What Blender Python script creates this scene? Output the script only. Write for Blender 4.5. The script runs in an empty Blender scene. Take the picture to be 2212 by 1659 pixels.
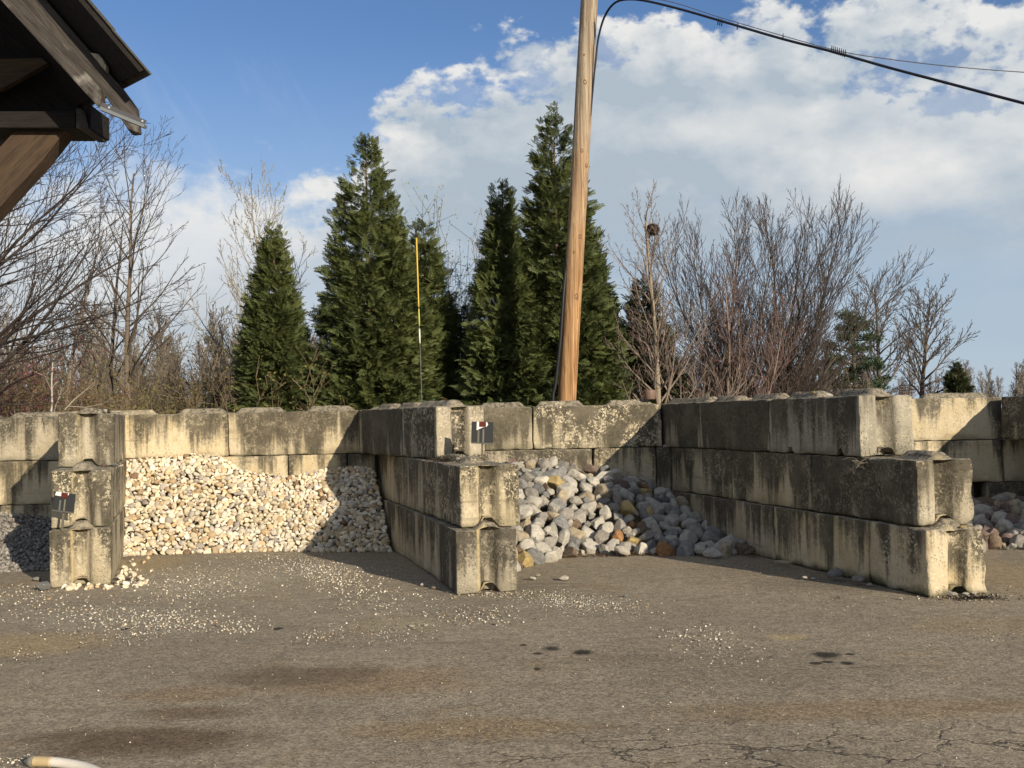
import bpy, math, random
import numpy as np
from mathutils import Vector, Matrix, Euler

# ------------------------------------------------------------------ camera, sky, sun
C = bpy.context.scene.collection
SC = bpy.context.scene
CAM_F, CAM_PITCH, CAM_ROLL, CAM_H = 2310.0, 0.0306, 0.0211, 1.69      # focal length for a picture 2212 wide
cam_d = bpy.data.cameras.new("camera")
cam = bpy.data.objects.new("camera", cam_d); C.objects.link(cam)
cam_d.sensor_fit = 'HORIZONTAL'; cam_d.sensor_width = 36.0
cam_d.lens = 36.0 * CAM_F / 2212.0
cam_d.clip_start = 0.1; cam_d.clip_end = 3000.0
_Fw = Vector((0, math.cos(CAM_PITCH), math.sin(CAM_PITCH)))
_Up0 = Vector((0, -math.sin(CAM_PITCH), math.cos(CAM_PITCH))); _Rt0 = Vector((1, 0, 0))
_Rt = _Rt0 * math.cos(CAM_ROLL) - _Up0 * math.sin(CAM_ROLL)
_Up = _Rt0 * math.sin(CAM_ROLL) + _Up0 * math.cos(CAM_ROLL)
_M = Matrix((_Rt, _Up, -_Fw)).transposed().to_4x4(); _M.translation = Vector((0, 0, CAM_H))
cam.matrix_world = _M
SC.camera = cam
SC.view_settings.view_transform = 'Standard'; SC.view_settings.look = 'None'
SC.view_settings.gamma = 1.0; SC.view_settings.exposure = 0.65
SUN_AZ, SUN_EL = math.radians(34), math.radians(17)     # the sun stands behind the camera and to its right
sun_d = bpy.data.lights.new("sun", 'SUN'); sun_d.energy = 4.3; sun_d.angle = math.radians(0.5)
sun_d.color = (1.0, 0.87, 0.69)
sun = bpy.data.objects.new("sun", sun_d); C.objects.link(sun)
_S = Vector((math.sin(SUN_AZ) * math.cos(SUN_EL), -math.cos(SUN_AZ) * math.cos(SUN_EL), math.sin(SUN_EL)))
sun.rotation_euler = _S.to_track_quat('Z', 'Y').to_euler()
sun.location = (20, -30, 30)


class NT:
    """small helper for wiring nodes"""
    def __init__(s, tree):
        s.t = tree; s.t.nodes.clear()
    def put(s, sock, v):
        if isinstance(v, bpy.types.NodeSocket): s.t.links.new(v, sock)
        elif v is not None:
            if hasattr(sock.default_value, '__len__') and isinstance(v, (int, float)):
                v = (v,) * len(sock.default_value)
            if hasattr(sock.default_value, '__len__') and len(sock.default_value) == 4 and len(v) == 3: v = tuple(v) + (1,)
            sock.default_value = v
    def node(s, kind, ins=None, **kw):
        n = s.t.nodes.new(kind)
        for k, v in kw.items(): setattr(n, k, v)
        for k, v in (ins or {}).items(): s.put(n.inputs[k], v)
        return n
    def m(s, op, a, b=None, c=None, clamp=False):
        n = s.node('ShaderNodeMath', operation=op, use_clamp=clamp)
        s.put(n.inputs[0], a)
        if b is not None: s.put(n.inputs[1], b)
        if c is not None: s.put(n.inputs[2], c)
        return n.outputs[0]
    def add(s, a, b): return s.m('ADD', a, b)
    def sub(s, a, b): return s.m('SUBTRACT', a, b)
    def mul(s, a, b): return s.m('MULTIPLY', a, b)
    def v(s, op, a, b=None):
        n = s.node('ShaderNodeVectorMath', operation=op); s.put(n.inputs[0], a)
        if b is not None: s.put(n.inputs['Scale'] if op == 'SCALE' else n.inputs[1], b)
        return n.outputs['Value'] if op in ('LENGTH', 'DOT_PRODUCT', 'DISTANCE') else n.outputs[0]
    def sep(s, a):
        n = s.node('ShaderNodeSeparateXYZ'); s.put(n.inputs[0], a); return n.outputs
    def comb(s, x, y, z):
        n = s.node('ShaderNodeCombineXYZ'); s.put(n.inputs[0], x); s.put(n.inputs[1], y); s.put(n.inputs[2], z); return n.outputs[0]
    def noise(s, vec, scale, detail=3.0, rough=0.55, dist=0.0):
        n = s.node('ShaderNodeTexNoise', {'Vector': vec, 'Scale': scale, 'Detail': detail, 'Roughness': rough, 'Distortion': dist})
        return n.outputs['Fac']
    def step(s, x, lo, hi, a=0.0, b=1.0):
        n = s.node('ShaderNodeMapRange', interpolation_type='SMOOTHSTEP')
        s.put(n.inputs[0], x); s.put(n.inputs[1], lo); s.put(n.inputs[2], hi); s.put(n.inputs[3], a); s.put(n.inputs[4], b)
        return n.outputs[0]
    def mix(s, f, a, b, mode='MIX'):
        n = s.node('ShaderNodeMix', data_type='RGBA', blend_type=mode)
        s.put(n.inputs[0], f); s.put(n.inputs[6], a); s.put(n.inputs[7], b); return n.outputs[2]
    def prop(s, name):
        return s.node('ShaderNodeAttribute', attribute_type='OBJECT', attribute_name=name).outputs['Fac']
    def curve(s, x, pts, lo, hi):
        n = s.node('ShaderNodeFloatCurve'); cu = n.mapping.curves[0]
        X0, X1 = pts[0][0], pts[-1][0]
        P = [((a - X0) / (X1 - X0), (b - lo) / (hi - lo)) for a, b in pts]
        cu.points[0].location = P[0]; cu.points[1].location = P[-1]
        for q in P[1:-1]: cu.points.new(*q)
        n.mapping.update()
        s.put(n.inputs['Value'], s.m('DIVIDE', s.sub(x, X0), X1 - X0, clamp=True))
        return s.add(s.mul(n.outputs[0], hi - lo), lo)


def build_world():
    w = bpy.data.worlds.new("World"); SC.world = w; w.use_nodes = True
    g = NT(w.node_tree)
    sky = g.node('ShaderNodeTexSky', sky_type='NISHITA', sun_disc=False, sun_elevation=SUN_EL, sun_rotation=math.pi - SUN_AZ,
                 altitude=0.0, air_density=1.0, dust_density=0.6, ozone_density=2.2)
    D = g.node('ShaderNodeTexCoord').outputs['Generated']
    x, y, z = g.sep(D)
    az = g.mul(g.m('ARCTAN2', x, y), 57.2958)                # degrees from straight ahead, right is plus
    el = g.mul(g.m('ARCSINE', z), 57.2958)
    flat = g.comb(az, g.mul(el, 1.5), 0.0)
    # upper edge of the cloud bank, degrees of elevation against azimuth
    edge = g.curve(az, [(-60, 12), (-30, 13.5), (-24, 12.6), (-19, 13.2), (-15, 13.0), (-12, 12.0), (-9.4, 12.0), (-8.2, 13.0), (-6.7, 16.2),
                        (-3, 18.2), (0.5, 19.2), (4, 20.4), (8, 20.6), (11.5, 19.6), (14, 21.0), (16, 19.5), (19, 20.0), (22, 19.4), (25, 18.9),
                        (30, 20), (60, 15)], 0, 30)
    big = g.noise(flat, 0.15, 6.0, 0.56, 0.15)
    lump = g.noise(g.v('ADD', flat, (31.0, 7.0, 3.0)), 0.50, 6.0, 0.58, 0.1)
    wig = g.add(g.mul(g.sub(big, 0.5), 7.5), g.mul(g.sub(lump, 0.5), 6.5))
    dist = g.add(g.sub(edge, el), wig)                       # >0 inside the bank
    soft = g.curve(az, [(-60, 4.0), (-26, 4.5), (-12, 2.2), (-5, 1.0), (6, 0.9), (30, 1.0), (60, 2)], 0, 6)
    bank = g.step(dist, g.mul(soft, -0.35), soft)
    # where the bank thins out below: bands of clear air low over the horizon on the right
    low = g.add(el, g.mul(g.sub(g.noise(g.comb(g.mul(az, 0.5), g.mul(el, 1.6), 4.0), 0.28, 4.0, 0.6), 0.5), 9.0))
    thin = g.mul(g.step(low, 1.5, 11.5, 0.30, 1.0), g.step(az, -30.0, -6.0, 1.0, 1.0))
    rightlow = g.mul(g.step(az, 6.0, 14.0), g.step(low, 10.5, 6.0))
    thin = g.m('MULTIPLY', thin, g.sub(1.0, g.mul(rightlow, 0.55)))
    leftmilk = g.mul(g.step(az, -4.0, -14.0), g.step(el, 15.0, 6.0))
    cover = g.m('MAXIMUM', g.mul(bank, thin), g.mul(leftmilk, g.mul(bank, 0.95)))
    # lone puffs and wisps
    def puff(a, e, ra, re, amp):
        dx = g.m('DIVIDE', g.sub(az, a), ra); dy = g.m('DIVIDE', g.sub(el, e), re)
        r = g.m('SQRT', g.add(g.mul(dx, dx), g.mul(dy, dy)))
        r = g.add(r, g.mul(g.sub(lump, 0.5), 2.2))
        return g.mul(g.step(r, 1.15, 0.55), amp)
    for q in ((-10.0, 12.3, 1.4, .8, 1.0), (19.2, 19.6, 2.3, .65, .85), (9.2, 17.5, 4.5, 1.5, .9), (1.6, 18.6, 1.7, .8, .8)):
        cover = g.m('MAXIMUM', cover, puff(*q))
    wisp = g.step(g.noise(g.comb(g.add(g.mul(az, 1.0), g.mul(el, 0.7)), g.mul(el, 0.22), 9.0), 0.3, 5.0, 0.65, 0.6), 0.48, 0.80, 0.0, 0.35)
    wm = g.mul(g.mul(g.step(az, -24.0, -18.0), g.step(az, -6.0, -14.0)), g.mul(g.step(el, 20.5, 15.0), wisp))
    cover = g.m('MAXIMUM', cover, wm)
    # unseen broken cloud over the rest of the sky, added to lift the fill
    rest = g.m('MAXIMUM', g.step(g.m('ABSOLUTE', az), 34.0, 55.0), g.step(el, 25.0, 34.0))
    cover = g.m('MAXIMUM', cover, g.mul(rest, g.step(g.noise(D, 3.2, 6.0, .6, .2), .47, .60)))
    hn = g.noise(g.v('ADD', flat, (5.0, 60.0, 8.0)), 0.85, 4.0, 0.55, 0.1)
    for a, e, ra, re, amp in ((21.3, 16.8, 3.6, 1.5, .75), (23.0, 14.9, 3.0, 1.0, .6), (12.6, 19.8, 1.6, .9, .8), (-2.2, 16.9, 3.2, 1.1, .8), (1.6, 17.4, 2.2, 1.0, .6), (5.5, 18.9, 1.8, .9, .6)):
        dx = g.m('DIVIDE', g.sub(az, a), ra); dy = g.m('DIVIDE', g.sub(el, e), re)
        r = g.add(g.m('SQRT', g.add(g.mul(dx, dx), g.mul(dy, dy))), g.mul(g.sub(hn, .5), 3.6))
        cover = g.mul(cover, g.sub(1.0, g.mul(g.step(r, 1.1, .2), amp)))
    # light and dark in the cloud: folds lit on their upper right side, grey flat bases
    off = g.v('ADD', flat, (0.75, 1.25, 0.0))
    big2 = g.noise(off, 0.15, 6.0, 0.56, 0.15)
    lump2 = g.noise(g.v('ADD', off, (31.0, 7.0, 3.0)), 0.50, 6.0, 0.58, 0.1)
    fold = g.add(g.mul(g.sub(big, big2), 3.0), g.mul(g.sub(lump, lump2), 1.0))
    bands = g.noise(g.comb(g.mul(az, 0.40), g.mul(el, 1.3), 2.0), 0.17, 2.5, 0.45, 0.2)
    rim = g.step(dist, 5.2, 0.6)
    lit = g.add(g.add(0.15, g.mul(g.mul(fold, g.step(el, 6.0, 13.0, .35, 1.0)), g.add(.50, g.mul(rim, .85)))), g.add(g.mul(g.sub(bands, 0.5), 1.25), g.mul(rim, 0.46)))
    def glow(a, e, ra, re, amp):
        dx = g.m('DIVIDE', g.sub(az, a), ra); dy = g.m('DIVIDE', g.sub(el, e), re)
        return g.mul(g.m('EXPONENT', g.mul(g.add(g.mul(dx, dx), g.mul(dy, dy)), -1.0)), amp)
    for q in ((10.5, 14.7, 5, .8, .35), (21, 12.0, 6, 1.8, .5), (16, 12.2, 5, 1.2, .2), (-20, 9.0, 9, 4, .85), (-5.5, 14.0, 3, 1.4, .25), (9, 16.6, 8, .7, -.30), (3, 11.5, 8, 1.6, -.25), (6, 18.2, 5, .9, .2), (18, 14.2, 4, .8, -.2), (-3, 15.5, 3, .8, -.15),
              (12, 8.5, 10, 2.0, -.25), (22, 15.2, 2.0, 1.0, .3)):
        lit = g.add(lit, glow(*q))
    lit = g.m('MULTIPLY', g.m('MAXIMUM', lit, g.mul(rest, .85)), 1.0, clamp=True)
    ccol = g.mix(lit, (2.75, 3.25, 3.75), (5.2, 5.2, 5.1))
    # air close to the horizon is paler
    hz = g.step(el, 21.0, 0.0, 0.0, 0.88)
    base = g.mix(hz, g.v('MULTIPLY', sky.outputs[0], (0.52, 0.61, 0.77)), (2.9, 3.55, 4.3))
    up = g.step(z, 0.0, 0.02)
    col = g.mix(g.mul(cover, up), base, ccol)
    bg = g.node('ShaderNodeBackground', {'Color': col, 'Strength': 0.1})
    out = g.node('ShaderNodeOutputWorld')
    g.t.links.new(bg.outputs[0], out.inputs[0])
build_world()

# ------------------------------------------------------------------ helpers
def at(u, v, Y):
    """world point at depth Y seen at picture place (u, v) of a 2212 x 1659 picture"""
    d = _Rt * ((u - 1106) / CAM_F) - _Up * ((v - 829.5) / CAM_F) + _Fw
    return Vector((0, 0, CAM_H)) + d * (Y / d.y)
def gp(u, v):
    d = _Rt * ((u - 1106) / CAM_F) - _Up * ((v - 829.5) / CAM_F) + _Fw
    return d * (-CAM_H / d.z) + Vector((0, 0, CAM_H))
def tag(o, label=None, cat=None, group=None, kind=None):
    if label: o['label'] = label
    if cat: o['category'] = cat
    if group: o['group'] = group
    if kind: o['kind'] = kind
    return o
def empty(name, loc=(0, 0, 0), rz=0.0):
    o = bpy.data.objects.new(name, None); C.objects.link(o); o.location = loc; o.rotation_euler = (0, 0, rz)
    o.empty_display_size = 0.2; return o
def mesh_np(name, V, F, mat, parent=None, col=None, smooth=True):
    """one mesh object out of arrays; F is (n, 3), (n, 4) or a list of such"""
    V = np.asarray(V, np.float32)
    Fs = [np.asarray(f, np.int32) for f in (F if isinstance(F, (list, tuple)) else [F]) if len(f)]
    me = bpy.data.meshes.new(name)
    me.vertices.add(len(V)); me.vertices.foreach_set('co', V.ravel())
    nl = sum(f.size for f in Fs); npoly = sum(len(f) for f in Fs)
    me.loops.add(nl); me.loops.foreach_set('vertex_index', np.concatenate([f.ravel() for f in Fs]))
    tot = np.concatenate([np.full(len(f), f.shape[1], np.int32) for f in Fs])
    st = np.concatenate([[0], np.cumsum(tot)[:-1]]).astype(np.int32)
    me.polygons.add(npoly); me.polygons.foreach_set('loop_start', st)
    me.polygons.foreach_set('use_smooth', np.full(npoly, smooth, bool))
    me.update(calc_edges=True); me.validate()
    if col is not None:
        a = me.color_attributes.new('tint', 'FLOAT_COLOR', 'POINT')
        c4 = np.ones((len(V), 4), np.float32); c4[:, :3] = col; a.data.foreach_set('color', c4.ravel())
    if mat: me.materials.append(mat)
    o = bpy.data.objects.new(name, me); C.objects.link(o)
    if parent: o.parent = parent
    return o

_G = np.array([1, 57, 113], np.int64)
def _hash(I, seed):
    n = (I[..., 0] * 374761393 + I[..., 1] * 668265263 + I[..., 2] * 2147483647 + seed * 144665) & 0xffffffff
    n = ((n ^ (n >> 13)) * 1274126177) & 0xffffffff
    return ((n ^ (n >> 16)) & 0xffff) / 65535.0
def vnoise(P, scale=1.0, seed=0, octaves=1):
    P = np.asarray(P, float) * scale; out = 0; amp = 1.0; tot = 0
    for o in range(octaves):
        I = np.floor(P).astype(np.int64); f = P - I; f = f * f * (3 - 2 * f); r = 0
        for a in (0, 1):
            for b in (0, 1):
                for c in (0, 1):
                    w = (f[..., 0] if a else 1 - f[..., 0]) * (f[..., 1] if b else 1 - f[..., 1]) * (f[..., 2] if c else 1 - f[..., 2])
                    r = r + w * _hash(I + np.array([a, b, c]), seed + o * 17)
        out = out + amp * (r * 2 - 1); tot += amp; amp *= 0.5; P = P * 2.03
    return out / tot

# ------------------------------------------------------------------ materials
def new_mat(name):
    m = bpy.data.materials.new(name); m.use_nodes = True
    g = NT(m.node_tree)
    b = g.node('ShaderNodeBsdfPrincipled'); o = g.node('ShaderNodeOutputMaterial')
    g.t.links.new(b.outputs[0], o.inputs[0])
    b.inputs['Specular IOR Level'].default_value = 0.25
    return m, g, b
def bump(g, b, h, strength, dist, prev=None):
    n = g.node('ShaderNodeBump', {'Height': h, 'Strength': strength, 'Distance': dist})
    if prev is not None: g.put(n.inputs['Normal'], prev)
    g.t.links.new(n.outputs[0], b.inputs['Normal']); return n.outputs[0]

def mat_concrete():
    m, g, b = new_mat("weathered concrete")
    rnd = g.node('ShaderNodeObjectInfo').outputs['Random']
    P0 = g.node('ShaderNodeTexCoord').outputs['Object']
    off = g.mul(rnd, 60.0)
    P = g.v('ADD', P0, g.comb(off, g.mul(off, .37), g.mul(off, .71)))
    x, y, z = g.sep(P0); N = g.sep(g.node('ShaderNodeNewGeometry').outputs['Normal'])
    end = g.step(g.m('ABSOLUTE', g.sub(g.m('ABSOLUTE', g.sub(x, g.mul(g.prop('len'), .5))), g.mul(g.prop('len'), .5))), 0.09, 0.02)
    grime = g.add(g.mul(end, g.prop('grime_end')), g.mul(g.sub(1.0, end), g.prop('grime_side')))
    tan = g.prop('tan')
    blotch = g.noise(P, 2.6, 5.0, 0.6)
    fine = g.noise(P, 24.0, 4.0, 0.65)
    sx, sy, sz = g.sep(P)
    st = g.noise(g.comb(g.mul(sx, 9.0), g.mul(sy, 9.0), g.mul(sz, 0.55)), 1.0, 5.0, 0.62, 0.25)
    st2 = g.noise(g.comb(g.mul(sx, 26.0), g.mul(sy, 26.0), g.mul(sz, 1.3)), 1.0, 3.0, 0.6, 0.2)
    wide = g.noise(g.comb(g.mul(sx, 2.8), g.mul(sy, 2.8), g.mul(sz, .4)), 1.0, 2.0, 0.5)
    tancol = g.mix(g.step(blotch, .35, .7), (.50, .415, .255), (.58, .505, .36))
    greycol = g.mix(g.step(blotch, .35, .7), (.235, .22, .18), (.35, .325, .265))
    base = g.mix(tan, greycol, tancol)
    base = g.mix(g.mul(g.step(st2, .58, .75), .4), base, (.50, .48, .42))
    base = g.mix(g.mul(g.step(fine, .5, .75), .35), base, (.26, .22, .15))
    # grime runs down from the top edge in streaks
    zt = g.m('DIVIDE', z, 0.6)
    mask = g.add(g.add(g.mul(g.sub(st, .5), 2.1), g.mul(g.sub(st2, .5), .5)), g.add(g.mul(g.sub(wide, .5), 2.9), g.mul(g.sub(fine, .5), .55)))
    mask = g.add(mask, g.mul(g.sub(zt, .5), .85))
    mask = g.add(mask, g.mul(g.sub(blotch, .5), .9))
    gm = g.step(g.add(mask, g.sub(g.mul(grime, 1.7), .85)), -0.30, 0.34)
    dark = g.mix(g.step(fine, .4, .7), (.050, .045, .034), (.095, .083, .060))
    dark = g.mix(g.step(blotch, .45, .75), dark, (.125, .110, .080))
    col = g.mix(g.mul(gm, .94), base, dark)
    # pale lichen and chipped spots over the grime
    li = g.noise(P, 34.0, 3.0, 0.7, 0.3); lm = g.noise(P, 3.3, 3.0, 0.6)
    col = g.mix(g.mul(g.mul(g.step(li, .55, .61), g.step(lm, .40, .56)), g.prop('lichen')), col, (.62, .56, .40))
    fl = g.noise(P, 13.0, 6.0, .78, .2)
    col = g.mix(g.mul(g.mul(g.step(fl, .52, .57), g.step(lm, .42, .56)), g.mul(g.prop('lichen'), .8)), col, g.mix(.5, base, (.56, .50, .36)))
    # keyway of the end faces: ochre stain with sunlight painted into its left half
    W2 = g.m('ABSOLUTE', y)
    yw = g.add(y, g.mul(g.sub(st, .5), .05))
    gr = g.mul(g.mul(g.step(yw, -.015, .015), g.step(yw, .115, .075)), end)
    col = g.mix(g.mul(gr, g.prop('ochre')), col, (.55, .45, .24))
    gd = g.mul(g.mul(g.step(yw, .01, -.02), g.step(yw, -.13, -.07)), end)  # shade of the keyway's right half painted in as a dark tone
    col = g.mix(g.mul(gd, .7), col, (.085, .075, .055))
    # pour lines and air holes
    pl = g.noise(g.comb(g.mul(sx, .5), g.mul(sy, .5), g.mul(sz, 9.0)), 1.0, 3.0, .6, .1)
    col = g.mix(g.mul(g.step(pl, .62, .70), .35), col, (.12, .105, .08))
    ah = g.node('ShaderNodeTexVoronoi', {'Vector': P, 'Scale': 30.0}, feature='F1')
    ahm = g.mul(g.step(ah.outputs['Distance'], .22, .12), g.step(g.sep(ah.outputs['Color'])[0], .72, .80))
    col = g.mix(g.mul(ahm, .75), col, (.045, .04, .032))
    col = g.v('MULTIPLY', col, g.mix(rnd, (.86, .86, .88), (1.10, 1.07, 1.0)))
    # white dust, and soft dark dirt on ledges
    topm = g.step(N[2], .55, .85)
    col = g.mix(g.mul(topm, g.step(fine, .35, .62)), col, (.30, .26, .19))
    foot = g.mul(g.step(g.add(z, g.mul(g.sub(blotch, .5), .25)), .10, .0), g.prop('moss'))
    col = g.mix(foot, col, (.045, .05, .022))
    moss = g.mul(g.step(g.add(z, g.mul(g.sub(blotch, .5), .7)), .42, .12), g.prop('green'))
    col = g.mix(moss, col, (.10, .11, .025))
    g.put(b.inputs['Base Color'], col); b.inputs['Roughness'].default_value = 0.93
    pit = g.node('ShaderNodeTexVoronoi', {'Vector': P, 'Scale': 42.0}, feature='F1').outputs['Distance']
    pit = g.mul(g.step(pit, .30, .12), g.step(g.noise(P, 5.0, 2.0), .48, .62))
    h = g.add(g.mul(g.noise(P, 70.0, 5.0, .7), .6), g.add(g.mul(g.noise(P, 15.0, 3.0, .6), .7), g.mul(pit, -.9)))
    bump(g, b, h, 0.95, 0.02)
    return m
M_CON = mat_concrete()

def mat_stone(name, rough=.85, veins=1.0):
    m, g, b = new_mat(name)
    oi = g.node('ShaderNodeObjectInfo'); P0 = g.node('ShaderNodeTexCoord').outputs['Object']
    P = g.v('ADD', P0, g.comb(g.mul(oi.outputs['Random'], 40.0), g.mul(oi.outputs['Random'], 13.0), 0.0))
    att = g.node('ShaderNodeAttribute', attribute_type='GEOMETRY', attribute_name='tint')
    c = g.mix(g.prop('own'), att.outputs['Color'], oi.outputs['Color'])
    s = 1.0 / 0.14
    n1 = g.noise(P, 0.5 * s, 5.0, .65, .4); n2 = g.noise(P, 2.6 * s, 4.0, .7)
    c = g.mix(g.mul(g.step(n1, .45, .7), .65 * veins), c, g.v('MULTIPLY', c, (.56, .53, .50)))
    c = g.mix(g.mul(g.step(n1, .45, .28), .45 * veins), c, (.56, .54, .49))
    c = g.mix(g.mul(g.step(n2, .52, .75), .4), c, g.v('MULTIPLY', c, (.62, .58, .52)))
    g.put(b.inputs['Base Color'], c); b.inputs['Roughness'].default_value = rough
    bump(g, b, g.add(g.mul(n1, .6), g.mul(n2, .6)), .9, .025)
    return m
M_BOULDER = mat_stone("river boulder"); M_CREAM = mat_stone("cream river stone", .8, .35)

def mat_ground():
    m, g, b = new_mat("old asphalt")
    P = g.node('ShaderNodeTexCoord').outputs['Object']; x, y, z = g.sep(P)
    grit = g.noise(P, 95.0, 3.0, .75); grit2 = g.noise(P, 260.0, 2.0, .7)
    blot = g.noise(P, .55, 5.0, .62, .3); med = g.noise(P, 3.2, 5.0, .65)
    sw = g.noise(g.comb(g.add(g.mul(x, .35), g.mul(y, .12)), g.mul(y, 1.9), 0.0), 1.6, 5.0, .65, .7)
    swf = g.noise(g.comb(g.mul(x, .9), g.add(g.mul(y, 6.5), g.mul(x, 1.0)), 3.0), 1.3, 4.0, .65, .5)
    col = g.mix(g.step(blot, .3, .7), (.26, .225, .168), (.335, .288, .214))
    col = g.mix(g.mul(g.step(sw, .45, .72), .6), col, (.26, .22, .16))
    col = g.mix(g.mul(g.step(swf, .54, .74), .45), col, (.30, .265, .205))
    col = g.mix(g.mul(g.step(sw, .48, .28), .55), col, (.155, .125, .09))
    col = g.mix(g.mul(g.step(g.noise(P, 1.1, 4.0, .6, .8), .56, .72), .5), col, (.25, .185, .105))
    def ell(u, v, ru, rv, soft=.5, wob=.55):
        c = gp(u, v); a = gp(u + ru, v); d = gp(u, v - rv)
        sx = abs(a.x - c.x) or .1; sy = abs(d.y - c.y) or .1
        p = g.v('MULTIPLY', g.v('SUBTRACT', P, (c.x, c.y, 0)), (1 / sx, 1 / sy, 0))
        r = g.add(g.v('LENGTH', p), g.add(g.mul(g.sub(med, .5), wob * 2.2), g.mul(g.sub(sw, .5), wob * 1.6)))
        return g.step(r, 1.0 + soft, 1.0 - soft)
    # dust and brown stains that lie on the yard
    for (u, v, ru, rv, c3, am) in ((40, 1390, 170, 22, (.36, .28, .15), .7), (870, 1345, 90, 12, (.34, .29, .20), .75), (480, 1240, 200, 34, (.38, .335, .25), .75),
                               (300, 1222, 90, 16, (.40, .32, .18), .7), (560, 1215, 220, 14, (.27, .24, .19), .5), (2180, 1245, 110, 45, (.34, .265, .16), .75), (2150, 1350, 200, 20, (.30, .235, .14), .45),
                               (800, 1470, 230, 28, (.25, .165, .08), .5), (1020, 1570, 240, 20, (.27, .185, .085), .5), (400, 1500, 130, 16, (.235, .15, .07), .45),
                               (1850, 1530, 420, 22, (.25, .17, .085), .45), (300, 1600, 240, 30, (.115, .075, .045), .8), (640, 1460, 180, 22, (.13, .095, .062), .7),
                               (420, 1540, 100, 14, (.14, .09, .05), .65), (1700, 1375, 40, 6, (.45, .36, .18), .55), (1215, 1300, 140, 12, (.30, .27, .21), .6), (1600, 1435, 300, 40, (.20, .175, .13), .4),
                               (1820, 1260, 160, 14, (.13, .115, .09), .4), (250, 1330, 190, 22, (.33, .30, .235), .45), (380, 1355, 120, 14, (.33, .30, .235), .4), (690, 1230, 120, 16, (.33, .30, .24), .45), (1240, 1300, 90, 10, (.33, .30, .235), .45)):
        col = g.mix(g.mul(ell(u, v, ru, rv), am), col, c3)
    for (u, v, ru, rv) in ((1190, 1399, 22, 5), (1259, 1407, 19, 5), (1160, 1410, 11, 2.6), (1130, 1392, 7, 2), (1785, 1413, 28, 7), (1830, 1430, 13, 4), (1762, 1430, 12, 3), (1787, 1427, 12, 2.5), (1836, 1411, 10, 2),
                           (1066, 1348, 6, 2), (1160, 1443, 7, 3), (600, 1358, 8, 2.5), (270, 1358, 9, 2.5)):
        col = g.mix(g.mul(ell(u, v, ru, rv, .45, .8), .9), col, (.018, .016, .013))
    # cracks
    wp = g.v('ADD', P, g.v('SCALE', g.node('ShaderNodeTexNoise', {'Vector': P, 'Scale': 3.0, 'Detail': 4.0, 'Roughness': .6}).outputs['Color'], .45))
    ck = g.node('ShaderNodeTexVoronoi', {'Vector': g.v('MULTIPLY', wp, (1.0, 1.7, 1.0)), 'Scale': 1.5}, feature='DISTANCE_TO_EDGE').outputs['Distance']
    near = g.mul(g.step(g.add(y, g.mul(g.sub(med, .5), .8)), 6.25, 5.35), g.step(g.add(x, g.mul(g.sub(blot, .5), 2.0)), -.7, .5))
    crack = g.mul(g.mul(g.step(ck, .030, .0), near), g.step(med, .33, .50))
    col = g.mix(g.mul(crack, .8), col, (.045, .035, .025))
    # grit
    ag = g.node('ShaderNodeTexVoronoi', {'Vector': P, 'Scale': 70.0}, feature='F1')
    agc = g.sep(ag.outputs['Color'])[0]
    col = g.mix(.8, col, g.v('MULTIPLY', col, g.mix(agc, (.55, .54, .53), (1.5, 1.47, 1.4))))
    pat = g.noise(P, 9.0, 5.0, .7)
    col = g.mix(g.mul(g.step(pat, .40, .62), .45), col, g.v('MULTIPLY', col, (.62, .60, .58)))
    col = g.mix(g.mul(g.step(grit, .48, .72), .6), col, g.v('MULTIPLY', col, (1.8, 1.75, 1.65)))
    col = g.mix(g.mul(g.step(grit, .5, .3), .6), col, g.v('MULTIPLY', col, (.45, .43, .42)))
    sp = g.node('ShaderNodeTexVoronoi', {'Vector': P, 'Scale': 46.0}, feature='F1')
    rr = g.sep(sp.outputs['Color'])
    spk = g.mul(g.step(sp.outputs['Distance'], .20, .12), g.step(rr[0], .90, .96))
    col = g.mix(g.mul(spk, .7), col, (.52, .48, .40))
    spk2 = g.mul(g.step(sp.outputs['Distance'], .24, .14), g.step(rr[1], .95, .98))
    col = g.mix(g.mul(spk2, .8), col, (.03, .028, .024))
    g.put(b.inputs['Base Color'], col); b.inputs['Roughness'].default_value = .9
    h = g.add(g.add(g.mul(grit, .9), g.mul(grit2, .5)), g.add(g.mul(crack, -1.5), g.mul(med, 1.4)))
    bump(g, b, h, .8, .016)
    return m

def mat_soil():
    m, g, b = new_mat("rough dormant grass")
    P = g.node('ShaderNodeTexCoord').outputs['Object']
    n = g.noise(P, .6, 5.0, .7); f = g.noise(P, 30.0, 4.0, .7)
    c = g.mix(g.step(n, .35, .65), (.11, .10, .04), (.20, .15, .085)); c = g.mix(g.mul(g.step(f, .4, .7), .6), c, (.06, .055, .025))
    g.put(b.inputs['Base Color'], c); b.inputs['Roughness'].default_value = 1.0
    bump(g, b, f, .8, .05); return m

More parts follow.
